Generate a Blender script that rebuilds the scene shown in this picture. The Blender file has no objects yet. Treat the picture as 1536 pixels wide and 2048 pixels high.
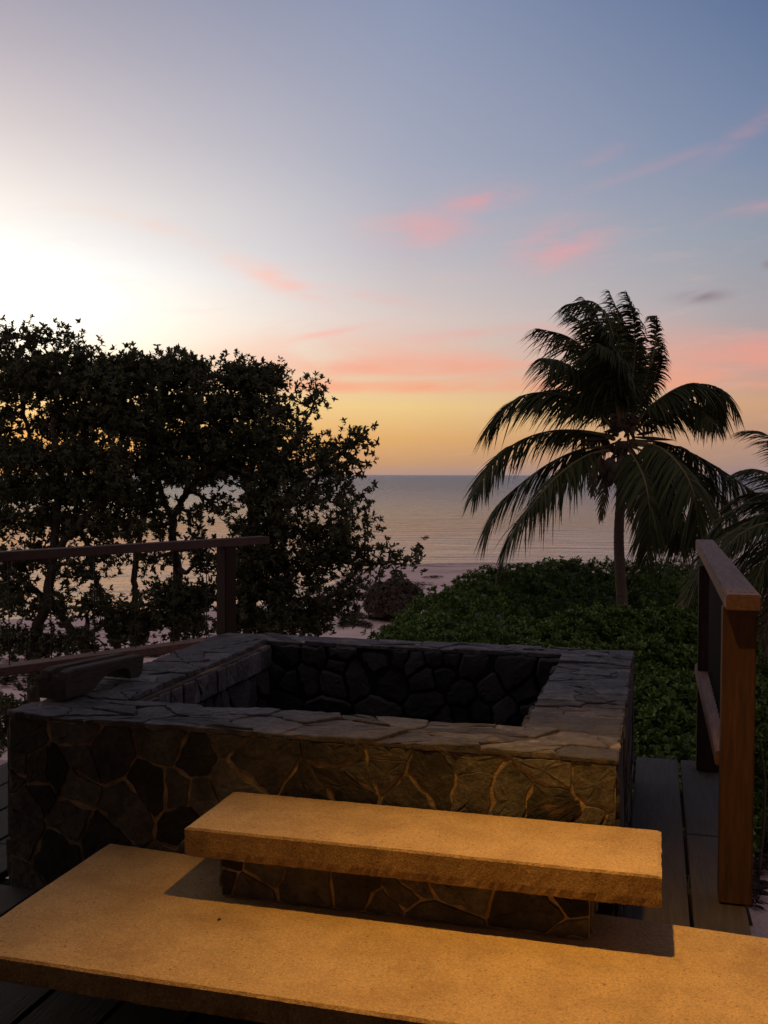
import bpy, bmesh, math, random
import numpy as np
from mathutils import Vector, Matrix

random.seed(7)
rng = np.random.default_rng(11)
R = math.radians
S = bpy.context.scene
C = S.collection

# ------------------------------------------------------------------ camera
F_PX, YAW, PIT, ROLL = 2004.9, 0.2654, 0.0370, -0.0026
CAM = np.array([0.0, 0.0, 1.5])
cam_d = bpy.data.cameras.new('camera')
cam = bpy.data.objects.new('camera', cam_d)
C.objects.link(cam)
cam_d.sensor_fit = 'VERTICAL'
cam_d.sensor_height = 36.0
cam_d.lens = F_PX / 2048 * 36.0
cam_d.clip_start = 0.05
cam_d.clip_end = 60000
fwd = Vector((-math.sin(YAW) * math.cos(PIT), math.cos(YAW) * math.cos(PIT), -math.sin(PIT)))
right = Vector((math.cos(YAW), math.sin(YAW), 0))
up = right.cross(fwd)
rot = Matrix((right, up, -fwd)).transposed()
cam.matrix_world = Matrix.Translation(Vector(CAM)) @ rot.to_4x4() @ Matrix.Rotation(-ROLL, 4, 'Z')
S.camera = cam
S.render.resolution_x = 768
S.render.resolution_y = 1024
S.view_settings.view_transform = 'Standard'
S.view_settings.look = 'None'
S.view_settings.exposure = 0.0
S.view_settings.gamma = 1.0

# ------------------------------------------------------------------ world: dusk sky
def lin(r, g, b):
    f = lambda c: (c / 255) / 12.92 if c / 255 <= .04045 else ((c / 255 + .055) / 1.055) ** 2.4
    return (f(r), f(g), f(b), 1.0)

W = bpy.data.worlds.new("World")
S.world = W
W.use_nodes = True
nt = W.node_tree
for n in list(nt.nodes):
    nt.nodes.remove(n)
def N(t, tree=None, **kw):
    n = (tree or nt).nodes.new(t)
    for k, v in kw.items():
        setattr(n, k, v)
    return n
def Lk(a, b, tree=None):
    (tree or nt).links.new(a, b)
def M(op, a, b=None, c=None, clamp=False, tree=None):
    n = N('ShaderNodeMath', tree, operation=op, use_clamp=clamp)
    for i, v in enumerate((a, b, c)):
        if v is None: continue
        if isinstance(v, (int, float)): n.inputs[i].default_value = v
        else: Lk(v, n.inputs[i], tree)
    return n.outputs[0]
def ramp(fac, stops, tree=None, interp='LINEAR'):
    n = N('ShaderNodeValToRGB', tree)
    cr = n.color_ramp
    cr.interpolation = interp
    while len(cr.elements) < len(stops):
        cr.elements.new(0.5)
    for e, (p, col) in zip(cr.elements, stops):
        e.position = p
        e.color = col
    Lk(fac, n.inputs[0], tree)
    return n.outputs[0]
def mixc(fac, a, b, tree=None, bt='MIX'):
    n = N('ShaderNodeMix', tree, data_type='RGBA', blend_type=bt)
    if isinstance(fac, (int, float)): n.inputs[0].default_value = fac
    else: Lk(fac, n.inputs[0], tree)
    for i, v in ((6, a), (7, b)):
        if isinstance(v, tuple): n.inputs[i].default_value = v
        else: Lk(v, n.inputs[i], tree)
    return n.outputs[2]

tc = N('ShaderNodeTexCoord')
sep = N('ShaderNodeSeparateXYZ')
Lk(tc.outputs['Generated'], sep.inputs[0])
dx, dy, dz = sep.outputs
el = M('ARCSINE', dz)                                 # elevation (rad)
az = M('SUBTRACT', M('ARCTAN2', dx, dy), -YAW)        # azimuth to the right of the view axis (rad)
az = M('WRAP', az, math.pi, -math.pi)
EMAX = 1.5708
def es(y):      # photo row -> ramp position
    return math.atan((950 - y) / F_PX) / EMAX
def skyramp(cols):
    return ramp(M('DIVIDE', el, EMAX, clamp=True), [(max(0, p if p > 1e-9 else 0), lin(*c)) for p, c in cols])
rl = skyramp([(0, (216, 140, 62)), (es(880), (246, 172, 76)), (es(800), (255, 214, 140)), (es(690), (255, 246, 228)),
              (es(560), (255, 255, 252)), (es(440), (250, 241, 234)), (es(300), (220, 209, 209)), (es(150), (188, 180, 188)),
              (es(0), (160, 157, 172)), (.42, (150, 142, 152)), (.6, (130, 122, 134)), (1, (134, 122, 132))])
rc = skyramp([(0, (172, 142, 132)), (es(925), (198, 152, 112)), (es(880), (222, 170, 108)), (es(815), (236, 200, 136)), (es(750), (228, 196, 170)),
              (es(640), (216, 200, 194)), (es(500), (188, 185, 194)), (es(330), (166, 170, 188)),
              (es(0), (138, 149, 177)), (.42, (126, 126, 146)), (.6, (120, 114, 130)), (1, (134, 122, 132))])
rr = skyramp([(0, (150, 128, 130)), (es(925), (166, 136, 124)), (es(880), (182, 144, 122)), (es(815), (206, 160, 126)), (es(750), (186, 158, 152)),
              (es(640), (168, 162, 166)), (es(500), (148, 156, 170)), (es(330), (122, 138, 167)),
              (es(0), (87, 109, 148)), (.42, (96, 106, 136)), (.6, (104, 104, 126)), (1, (134, 122, 132))])
rb = skyramp([(0, (112, 94, 98)), (.06, (142, 116, 118)), (.15, (138, 122, 130)), (.4, (124, 114, 126)), (1, (134, 122, 132))])
def mr(v, a, b, smooth=True):
    n = N('ShaderNodeMapRange', interpolation_type='SMOOTHSTEP' if smooth else 'LINEAR')
    Lk(v, n.inputs[0]); n.inputs[1].default_value = a; n.inputs[2].default_value = b
    return n.outputs[0]
c1 = mixc(mr(az, -.37, .02, False), rl, rc)
c2 = mixc(mr(az, .02, .36, False), c1, rr)
back = mr(M('ABSOLUTE', M('ADD', az, .25)), .75, 1.9)
c3 = mixc(back, c2, rb)
# cloud streaks: drawn in sky coordinates
cv = N('ShaderNodeCombineXYZ')
Lk(az, cv.inputs[0]); Lk(M('MULTIPLY', el, 4.5), cv.inputs[1])
tilt = N('ShaderNodeCombineXYZ')
Lk(az, tilt.inputs[0]); Lk(M('MULTIPLY', M('ADD', el, M('MULTIPLY', az, -.12)), 4.5), tilt.inputs[1])
def noise(vec, scale, detail=6, rough=.6, tree=None, dist=0.0):
    n = N('ShaderNodeTexNoise', tree)
    n.inputs['Scale'].default_value = scale; n.inputs['Detail'].default_value = detail
    n.inputs['Roughness'].default_value = rough; n.inputs['Distortion'].default_value = dist
    if vec is not None: Lk(vec, n.inputs['Vector'], tree)
    return n.outputs[0]
n1 = noise(cv.outputs[0], 5.5, 7, .55, dist=.6)
n2 = noise(tilt.outputs[0], 14, 6, .6, dist=.4)
def gauss(cx, cy, sx, sy, slant=0.0):
    a0 = math.atan((cx - 768) / F_PX); e0 = math.atan((950 - cy) / F_PX)
    u = M('SUBTRACT', az, a0); v = M('SUBTRACT', M('SUBTRACT', el, e0), M('MULTIPLY', u, slant))
    q = M('ADD', M('POWER', M('DIVIDE', u, sx / F_PX), 2), M('POWER', M('DIVIDE', v, sy / F_PX), 2))
    return M('EXPONENT', M('MULTIPLY', q, -1))
# low pink bank with a crisp lower edge
e1 = math.atan((950 - 788) / F_PX)
edge_lo = mr(M('ADD', el, M('MULTIPLY', n1, .003)), e1 - .002, e1 + .008)
edge_hi = mr(el, e1 + .085, e1 + .012)
bank = M('MULTIPLY', M('MULTIPLY', edge_lo, edge_hi), mr(az, -.25, -.06))
bank = M('MULTIPLY', bank, mr(n1, .36, .58))
pats = None
for g in [(540, 560, 110, 20, -.35, 1.0), (860, 776, 230, 9, .0, 1.0), (700, 735, 150, 16, .05, .7), (700, 590, 160, 12, -.15, .35), (850, 462, 110, 32, .05, .75), (955, 412, 75, 22, .12, .75), (1115, 505, 80, 40, .1, .75),
          (640, 672, 90, 7, .18, .8), (980, 668, 160, 9, .06, .5), (300, 470, 120, 14, -.2, .35), (1500, 300, 90, 20, .5, .24),
          (1190, 335, 50, 14, .3, .2), (1510, 450, 70, 14, .1, .3), (1530, 715, 90, 16, .05, .9), (930, 735, 110, 14, -.05, .6), (1300, 360, 120, 10, .25, .25)]:
    gg = M('MULTIPLY', gauss(*g[:5]), g[5])
    pats = gg if pats is None else M('MAXIMUM', pats, gg)
pats = M('MULTIPLY', pats, mr(n2, .25, .62))
streak = M('MULTIPLY', M('MULTIPLY', mr(n2, .50, .78), mr(el, .30, .16)), .22)
pink = mixc(mr(el, .07, .22), lin(250, 158, 124), lin(240, 178, 174))
c4 = mixc(M('MULTIPLY', bank, .55, clamp=True), c3, pink)
c5 = mixc(M('MULTIPLY', pats, .7), c4, mixc(mr(el, .17, .08), mixc(mr(az, -.25, .1), lin(255, 206, 184), lin(238, 158, 158)), lin(250, 150, 116)))
c5 = mixc(streak, c5, lin(236, 186, 176))
grey = M('MULTIPLY', gauss(1398, 611, 42, 10, .03), mr(n2, .2, .5))
grey = M('MAXIMUM', grey, M('MULTIPLY', gauss(1532, 558, 12, 8), .8))
c6 = mixc(M('MULTIPLY', grey, .8), c5, lin(140, 122, 132))
# glow above the place where the sun went down (left of the frame)
gl = M('ADD', gauss(-110, 650, 450, 105), M('MULTIPLY', gauss(-420, 800, 800, 260), .25))
c7 = mixc(M('MULTIPLY', gl, 1.0), c6, (.42, .38, .30, 1), bt='ADD')
c7 = mixc(mr(el, -.001, -.02), c7, lin(158, 152, 164))
# real Nishita dusk sky mixed in for the light from above
sky = N('ShaderNodeTexSky', sky_type='NISHITA')
sky.sun_disc = False
sky.sun_elevation = R(1.0)
sky.sun_rotation = YAW * -1 - R(24)
sky.altitude = 10
mixn = mixc(0.001, c7, sky.outputs[0], bt='ADD')
bg = N('ShaderNodeBackground'); bg.inputs[1].default_value = 1.0
Lk(mixn, bg.inputs[0])
ow = N('ShaderNodeOutputWorld'); Lk(bg.outputs[0], ow.inputs[0])

# ------------------------------------------------------------------ helpers
def ray(x, y):
    x -= 768; y -= 1024
    cr, sr = math.cos(-ROLL), math.sin(-ROLL)
    x, y = x * cr - y * sr, x * sr + y * cr
    xr, upv = x / F_PX, -y / F_PX
    yf = math.cos(PIT) + upv * math.sin(PIT); z = -math.sin(PIT) + upv * math.cos(PIT)
    c, s = math.cos(YAW), math.sin(YAW)
    return np.array([xr * c - yf * s, xr * s + yf * c, z])
def at(x, y, D):                 # point D metres in front of the camera
    return ray(x, y) * D + CAM
def onz(x, y, z):                # point on a level plane
    r = ray(x, y); return r * (z - CAM[2]) / r[2] + CAM

def tag(o, label=None, cat=None, group=None, kind=None):
    if label: o['label'] = label
    if cat: o['category'] = cat
    if group: o['group'] = group
    if kind: o['kind'] = kind
    return o
def empty(name, loc, label, cat, group=None):
    o = bpy.data.objects.new(name, None); C.objects.link(o)
    o.location = loc
    o.empty_display_size = .1
    return tag(o, label, cat, group)
def link(name, me, mat, parent=None, smooth=False):
    """me is in world coordinates; when parented, shift so that the world position stays"""
    for m in (mat if isinstance(mat, (list, tuple)) else [mat]):
        me.materials.append(m)
    if smooth:
        me.polygons.foreach_set('use_smooth', [True] * len(me.polygons))
    o = bpy.data.objects.new(name, me); C.objects.link(o)
    if parent is not None:
        o.parent = parent
        root = Vector((0, 0, 0)); p = parent
        while p: root += p.location; p = p.parent
        me.transform(Matrix.Translation(-root))
    return o
class MB:
    def __init__(s): s.v = []; s.f = []; s.m = []
    def add(s, vs, fs, mi=0):
        b = len(s.v); s.v += [tuple(float(c) for c in p) for p in vs]; s.f += [tuple(b + i for i in f) for f in fs]; s.m += [mi] * len(fs)
    def box(s, x0, x1, y0, y1, z0, z1, bev=0.0, mi=0):
        if bev <= 0:
            s.add([(x0, y0, z0), (x1, y0, z0), (x1, y1, z0), (x0, y1, z0), (x0, y0, z1), (x1, y0, z1), (x1, y1, z1), (x0, y1, z1)],
                  [(0, 3, 2, 1), (4, 5, 6, 7), (0, 1, 5, 4), (1, 2, 6, 5), (2, 3, 7, 6), (3, 0, 4, 7)], mi); return
        bm = bmesh.new(); bmesh.ops.create_cube(bm, size=1)
        for v in bm.verts:
            v.co = Vector(((x0 + x1) / 2 + v.co.x * (x1 - x0), (y0 + y1) / 2 + v.co.y * (y1 - y0), (z0 + z1) / 2 + v.co.z * (z1 - z0)))
        bmesh.ops.bevel(bm, geom=bm.edges[:], offset=bev, segments=2, affect='EDGES')
        bm.verts.index_update()
        s.add([v.co for v in bm.verts], [[v.index for v in f.verts] for f in bm.faces], mi); bm.free()
    def beam(s, A, B, w, h, bev=.004, w2=None):
        """a timber from A to B (centre of the section), width w across, height h"""
        A = Vector(A); B = Vector(B); d = (B - A); L = d.length; d.normalize()
        side = d.cross(Vector((0, 0, 1))); side = side.normalized() if side.length > 1e-4 else Vector((1, 0, 0)); upv = side.cross(d)
        t = MB(); t.box(-w / 2, w / 2, 0, L, -h / 2, h / 2, bev)
        r = (w2 / w) if w2 else 1
        s.add([A + side * (p[0] * (1 + (r - 1) * p[1] / L)) + d * p[1] + upv * p[2] for p in t.v], t.f)
    def tube(s, pts, rad, n=6, cap=True):
        pts = [Vector(p) for p in pts]
        rad = rad if hasattr(rad, '__len__') else [rad] * len(pts)
        base = len(s.v); prev = None
        for i, p in enumerate(pts):
            d = (pts[min(i + 1, len(pts) - 1)] - pts[max(i - 1, 0)])
            if d.length < 1e-9: d = Vector((0, 0, 1))
            d.normalize()
            u = d.cross(prev).cross(d) if prev is not None else (Vector((1, 0, .01)) if abs(d.z) > .7 else Vector((0, 0, 1))).cross(d)
            if u.length < 1e-6: u = Vector((1, 0, 0)).cross(d)
            u.normalize(); prev = u; w = d.cross(u)
            for k in range(n):
                a = 2 * math.pi * k / n
                s.v.append(tuple(p + (u * math.cos(a) + w * math.sin(a)) * rad[i]))
        for i in range(len(pts) - 1):
            for k in range(n):
                a = base + i * n + k; b = base + i * n + (k + 1) % n
                s.f.append((a, b, b + n, a + n)); s.m.append(0)
        if cap:
            s.f.append(tuple(base + k for k in range(n))[::-1]); s.m.append(0)
            s.f.append(tuple(base + (len(pts) - 1) * n + k for k in range(n))); s.m.append(0)
    def build(s, name, mat, parent=None, smooth=False):
        me = bpy.data.meshes.new(name); me.from_pydata(s.v, [], s.f); me.validate(); me.update()
        ms = list(s.m)
        if any(ms) and len(ms) == len(me.polygons): me.polygons.foreach_set('material_index', ms)
        return link(name, me, mat, parent, smooth)
def np_mesh(name, V, k, mat, parent=None, smooth=False):
    """V: (n, k, 3) array, every row one k-gon"""
    n = V.shape[0]
    me = bpy.data.meshes.new(name)
    me.vertices.add(n * k); me.vertices.foreach_set('co', V.astype(np.float32).ravel())
    me.loops.add(n * k); me.loops.foreach_set('vertex_index', np.arange(n * k, dtype=np.int32))
    me.polygons.add(n)
    me.polygons.foreach_set('loop_start', np.arange(0, n * k, k, dtype=np.int32))
    me.polygons.foreach_set('loop_total', np.full(n, k, dtype=np.int32))
    me.update(calc_edges=True)
    return link(name, me, mat, parent, smooth)
def unit(a): return a / (np.linalg.norm(a, axis=-1, keepdims=True) + 1e-9)
def catmull(P, n):
    P = [np.array(p, float) for p in P]
    P = [2 * P[0] - P[1]] + P + [2 * P[-1] - P[-2]]
    out = []; m = len(P) - 3
    for i in range(n):
        t = i / (n - 1) * m; k = min(int(t), m - 1); t -= k
        a, b, c, d = P[k:k + 4]
        out.append(.5 * ((2 * b) + (c - a) * t + (2 * a - 5 * b + 4 * c - d) * t * t + (-a + 3 * b - 3 * c + d) * t ** 3))
    return np.array(out)

# ------------------------------------------------------------------ materials
def mat(name, col, rough=.8, spec=.3, var=None, var_scale=6, bump=0, bump_scale=60, coords='Object', stretch=(1, 1, 1),
        spots=None, grain=None, rand_island=0, var_lo=.35, var_hi=.7, bump2=0, bump2_scale=8, transl=0):
    m = bpy.data.materials.new(name); m.use_nodes = True; t = m.node_tree
    p = t.nodes['Principled BSDF']
    p.inputs['Roughness'].default_value = rough
    p.inputs['Specular IOR Level'].default_value = spec
    tcn = N('ShaderNodeTexCoord', t); mp = N('ShaderNodeMapping', t); mp.inputs['Scale'].default_value = stretch
    Lk(tcn.outputs[coords], mp.inputs[0], t); vec = mp.outputs[0]
    c = col if len(col) == 4 else (*col, 1)
    out = None
    def mrt(v, a, b, lo=0, hi=1):
        n = N('ShaderNodeMapRange', t); Lk(v, n.inputs[0], t)
        for i, q in enumerate((a, b, lo, hi)): n.inputs[i + 1].default_value = q
        return n.outputs[0]
    cc = c
    if var:
        cc = mixc(mrt(noise(vec, var_scale, 6, .62, t, .3), var_lo, var_hi), c, (*var, 1), t)
    if spots:
        sc, scl, th = spots
        cc = mixc(mrt(noise(vec, scl, 3, .6, t), th, th + .06), cc, (*sc, 1), t)
    if grain:
        hv = N('ShaderNodeHueSaturation', t)
        Lk(mrt(noise(vec, grain[0], 4, .75, t), .3, .7, 1 - grain[1], 1 + grain[1] * .6), hv.inputs['Value'], t)
        if isinstance(cc, tuple): hv.inputs['Color'].default_value = cc
        else: Lk(cc, hv.inputs['Color'], t)
        cc = hv.outputs[0]
    if rand_island:
        g = N('ShaderNodeNewGeometry', t)
        hsv = N('ShaderNodeHueSaturation', t)
        Lk(mrt(g.outputs['Random Per Island'], 0, 1, 1 - rand_island, 1 + rand_island), hsv.inputs['Value'], t)
        wn = N('ShaderNodeTexWhiteNoise', t, noise_dimensions='1D'); Lk(g.outputs['Random Per Island'], wn.inputs['W'], t)
        Lk(mrt(wn.outputs[0], 0, 1, .485, .515), hsv.inputs['Hue'], t)
        if isinstance(cc, tuple): hsv.inputs['Color'].default_value = cc
        else: Lk(cc, hsv.inputs['Color'], t)
        cc = hsv.outputs[0]
    if isinstance(cc, tuple): p.inputs['Base Color'].default_value = cc
    else: Lk(cc, p.inputs['Base Color'], t)
    nrm = None
    for st, scl, dist in ((bump, bump_scale, .01), (bump2, bump2_scale, .03)):
        if st:
            b = N('ShaderNodeBump', t); b.inputs['Strength'].default_value = st; b.inputs['Distance'].default_value = dist
            Lk(noise(vec, scl, 8, .65, t), b.inputs['Height'], t)
            if nrm: Lk(nrm, b.inputs['Normal'], t)
            nrm = b.outputs[0]
    if nrm: Lk(nrm, p.inputs['Normal'], t)
    if transl:
        tr = N('ShaderNodeBsdfTranslucent', t); ms = N('ShaderNodeMixShader', t); ms.inputs[0].default_value = transl
        if isinstance(cc, tuple): tr.inputs[0].default_value = cc
        else: Lk(cc, tr.inputs[0], t)
        o = t.nodes['Material Output']
        Lk(p.outputs[0], ms.inputs[1], t); Lk(tr.outputs[0], ms.inputs[2], t); Lk(ms.outputs[0], o.inputs[0], t)
    return m

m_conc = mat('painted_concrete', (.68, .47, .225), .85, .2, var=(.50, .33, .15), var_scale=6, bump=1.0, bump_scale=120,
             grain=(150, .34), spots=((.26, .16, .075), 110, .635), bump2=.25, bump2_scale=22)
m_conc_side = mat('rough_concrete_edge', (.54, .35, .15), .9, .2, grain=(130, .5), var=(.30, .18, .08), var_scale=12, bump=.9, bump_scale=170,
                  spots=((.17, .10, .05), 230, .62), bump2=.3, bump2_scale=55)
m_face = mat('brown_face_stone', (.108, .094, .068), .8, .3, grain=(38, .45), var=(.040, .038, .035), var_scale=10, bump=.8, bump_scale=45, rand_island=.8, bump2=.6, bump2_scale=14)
m_mortar = mat('sandy_mortar', (.46, .335, .20), .95, .1, var=(.12, .09, .06), var_scale=14, bump=.9, bump_scale=70)
m_slate = mat('slate_flag', (.128, .118, .114), .7, .3, grain=(45, .3), var=(.060, .056, .060), var_scale=11, bump=.8, bump_scale=50, rand_island=.45, bump2=.5, bump2_scale=12,
              spots=((.21, .17, .13), 7, .66))
m_slatebed = mat('coping_bed_mortar', (.09, .07, .055), .95, .1, var=(.26, .18, .11), var_scale=5, bump=.8, bump_scale=60, var_lo=.5, var_hi=.68)
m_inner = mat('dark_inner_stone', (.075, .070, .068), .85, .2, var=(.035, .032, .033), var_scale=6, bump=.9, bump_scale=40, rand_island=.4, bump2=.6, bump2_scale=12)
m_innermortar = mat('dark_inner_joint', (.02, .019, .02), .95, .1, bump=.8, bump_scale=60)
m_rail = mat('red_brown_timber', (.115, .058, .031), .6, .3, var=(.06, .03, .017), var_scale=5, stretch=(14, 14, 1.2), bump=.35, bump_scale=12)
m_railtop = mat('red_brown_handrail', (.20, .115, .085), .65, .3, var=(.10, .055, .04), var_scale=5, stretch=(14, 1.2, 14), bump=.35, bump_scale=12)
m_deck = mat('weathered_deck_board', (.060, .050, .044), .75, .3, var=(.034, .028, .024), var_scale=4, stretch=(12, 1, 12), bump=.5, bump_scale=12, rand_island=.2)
m_railshade = mat('shaded_timber', (.040, .022, .015), .7, .2, var=(.022, .012, .008), var_scale=5, stretch=(14, 14, 1.2), bump=.35, bump_scale=12)  # same timber as the near post, its shade put into a darker colour
m_railshade2 = mat('shaded_handrail', (.10, .055, .042), .65, .3, var=(.06, .032, .025), var_scale=5, bump=.35, bump_scale=12)  # left handrail: shade painted in as a darker copy of the handrail colour
m_wire = mat('black_wire', (.012, .012, .012), .5, .4)
m_nail = mat('nail_head', (.03, .025, .022), .5, .5)
m_block = mat('old_carved_wood', (.085, .070, .055), .85, .2, var=(.05, .038, .03), var_scale=6, stretch=(6, 1, 6), bump=.8, bump_scale=20)
m_leaf = mat('leathery_leaf', (.090, .095, .042), .5, .30, rand_island=.5, transl=.32)
m_bark = mat('grey_bark', (.11, .085, .068), .9, .15, var=(.06, .045, .036), var_scale=10, bump=.8, bump_scale=40)
m_bush = mat('fleshy_shrub_leaf', (.088, .145, .020), .5, .25, rand_island=.5, transl=.15)
m_bushb = mat('dry_shrub_leaf', (.13, .10, .075), .8, .2, rand_island=.4, transl=.1)
m_stem = mat('shrub_stem', (.07, .055, .04), .9, .1)
m_frond = mat('palm_leaflet', (.050, .060, .018), .6, .2, rand_island=.5, transl=.15)
m_frondold = mat('yellowing_palm_leaflet', (.16, .12, .055), .6, .3, rand_island=.4, transl=.15)
m_rachis = mat('palm_rachis', (.17, .13, .06), .6, .3)
m_ptrunk = mat('palm_trunk', (.14, .11, .085), .85, .2, var=(.08, .06, .045), var_scale=8, stretch=(2, 2, 9), bump=.9, bump_scale=14)
m_husk = mat('coconut_husk', (.10, .085, .05), .6, .3, var=(.06, .045, .03), var_scale=8)
m_fibre = mat('dead_palm_sheath', (.085, .062, .042), .9, .1, var=(.05, .035, .028), var_scale=12, bump=.6, bump_scale=30)

# sand
m_sand = bpy.data.materials.new('sand'); m_sand.use_nodes = True
t = m_sand.node_tree; p = t.nodes['Principled BSDF']; p.inputs['Roughness'].default_value = .9; p.inputs['Specular IOR Level'].default_value = .15
g = N('ShaderNodeTexCoord', t).outputs['Object']
def mpt(t, vec, sc):
    m = N('ShaderNodeMapping', t); m.inputs['Scale'].default_value = sc; Lk(vec, m.inputs[0], t); return m.outputs[0]
def mrt(t, v, a, b, lo=0, hi=1):
    n = N('ShaderNodeMapRange', t); Lk(v, n.inputs[0], t)
    for i, q in enumerate((a, b, lo, hi)): n.inputs[i + 1].default_value = q
    return n.outputs[0]
col = mixc(mrt(t, noise(g, .6, 5, .6, t), .35, .65), (.78, .57, .49, 1), (.66, .475, .415, 1), t)
wr = M('MULTIPLY', mrt(t, noise(mpt(t, g, (.5, 1.5, 1)), 1.1, 8, .72, t, .5), .50, .60), mrt(t, noise(mpt(t, g, (.12, .35, 1)), .55, 2, .5, t), .40, .52), tree=t)
col = mixc(wr, col, (.13, .075, .065, 1), t)
Lk(col, p.inputs['Base Color'], t)
b1 = N('ShaderNodeBump', t); b1.inputs['Strength'].default_value = .9; b1.inputs['Distance'].default_value = .12
Lk(noise(g, 2.6, 5, .6, t), b1.inputs['Height'], t)
b2 = N('ShaderNodeBump', t); b2.inputs['Strength'].default_value = .5; b2.inputs['Distance'].default_value = .02
Lk(noise(g, 24, 6, .7, t), b2.inputs['Height'], t); Lk(b1.outputs[0], b2.inputs['Normal'], t)
Lk(b2.outputs[0], p.inputs['Normal'], t)

# sea
m_sea = bpy.data.materials.new('sea_water'); m_sea.use_nodes = True
t = m_sea.node_tree; p = t.nodes['Principled BSDF']
p.inputs['Base Color'].default_value = (.10, .16, .20, 1); p.inputs['Roughness'].default_value = .12; p.inputs['IOR'].default_value = 1.7
g = N('ShaderNodeTexCoord', t).outputs['Object']
rz_ = N('ShaderNodeMapping', t); rz_.inputs['Rotation'].default_value = (0, 0, -YAW); Lk(g, rz_.inputs[0], t); g = rz_.outputs[0]
sy = N('ShaderNodeSeparateXYZ', t); Lk(g, sy.inputs[0], t)
qd = M('DIVIDE', 7800.0, M('MAXIMUM', sy.outputs[1], 20.0, tree=t), tree=t)
far_f = mrt(t, qd, 185, 30, .22, 1.5)      # short fetch near the shore, livelier water farther out
p.inputs['Roughness'].default_value = .2
Lk(mrt(t, qd, 120, 12, .05, .32), p.inputs['Roughness'], t)
b1 = N('ShaderNodeBump', t); b1.inputs['Distance'].default_value = 1.3; Lk(far_f, b1.inputs['Strength'], t)
Lk(noise(mpt(t, g, (.16, .5, 1)), 1.3, 5, .62, t, .2), b1.inputs['Height'], t)
b2 = N('ShaderNodeBump', t); b2.inputs['Strength'].default_value = .9; b2.inputs['Distance'].default_value = .10
Lk(noise(mpt(t, g, (.8, 1.9, 1)), 2.4, 4, .6, t), b2.inputs['Height'], t); Lk(b1.outputs[0], b2.inputs['Normal'], t)
b3 = N('ShaderNodeBump', t); b3.inputs['Strength'].default_value = .8; b3.inputs['Distance'].default_value = .55
Lk(noise(mpt(t, g, (.035, .34, 1)), 1.0, 5, .6, t, .4), b3.inputs['Height'], t); Lk(b2.outputs[0], b3.inputs['Normal'], t)
Lk(b3.outputs[0], p.inputs['Normal'], t)

# ------------------------------------------------------------------ terrain and sea
SEA = -2.4
shore_px = [(-900, 1262), (-300, 1252), (100, 1240), (350, 1226), (520, 1214), (600, 1200), (660, 1172), (720, 1140), (800, 1128), (950, 1124), (1150, 1122), (1400, 1119), (1800, 1117), (2600, 1116)]
shore = np.array([onz(x, y, SEA)[:2] for x, y in shore_px])
shore = np.vstack([shore[0] + (shore[0] - shore[1]) * 60, shore, shore[-1] + (shore[-1] - shore[-2]) * 60])
def shore_dist(X, Y):
    best = np.full(X.shape, 1e9); sg = np.ones(X.shape)
    for a, b in zip(shore[:-1], shore[1:]):
        d = b - a; L2 = d @ d
        tt = np.clip(((X - a[0]) * d[0] + (Y - a[1]) * d[1]) / L2, 0, 1)
        qx = X - a[0] - tt * d[0]; qy = Y - a[1] - tt * d[1]
        dd = np.hypot(qx, qy); cr = d[0] * (Y - a[1]) - d[1] * (X - a[0])
        m = dd < best - 1e-9
        best = np.where(m, dd, best); sg = np.where(m, np.where(cr > 0, -1, 1), sg)
    return best * sg          # positive on land
gx = np.sinh(np.linspace(-6.2, 6.2, 261)) * 4.0
gy = 14 + np.sinh(np.linspace(-6.2, 6.2, 301)) * 5.0
X, Y = np.meshgrid(gx, gy)
sd = shore_dist(X, Y)
lump = .05 * np.sin(X * 1.3 + 2 * np.sin(Y * .7)) * np.sin(Y * 1.1 + X * .3) + .03 * np.sin(X * 3.1 + Y * 1.7) * np.sin(Y * 2.9)
Z = SEA + np.where(sd > 0, .42 * (1 - np.exp(-sd / 9)) + .0 * sd, np.maximum(sd * .06, -6)) + lump * np.clip(sd / 5, 0, 1)
ny, nx = X.shape
V = np.stack([X, Y, Z], -1).reshape(-1, 3)
idx = np.arange(ny * nx).reshape(ny, nx)
Fq = np.stack([idx[:-1, :-1], idx[:-1, 1:], idx[1:, 1:], idx[1:, :-1]], -1).reshape(-1, 4)
me = bpy.data.meshes.new('sand_beach')
me.from_pydata(V.tolist(), [], Fq.tolist()); me.update()
tag(link('sand_beach', me, m_sand, smooth=True), 'pinkish beach sand sloping to the water', kind='structure')
def ground(x, y):
    x_ = np.array([float(x)]); y_ = np.array([float(y)])
    s = shore_dist(x_, y_)[0]
    return SEA + (.42 * (1 - math.exp(-s / 9)) if s > 0 else max(s * .06, -6))
mb = MB()
mb.add([(-30000, -400, SEA), (30000, -400, SEA), (30000, 40000, SEA), (-30000, 40000, SEA)], [(0, 1, 2, 3)])
tag(mb.build('sea', m_sea), 'calm rippled sea reaching the horizon', kind='structure')

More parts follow.
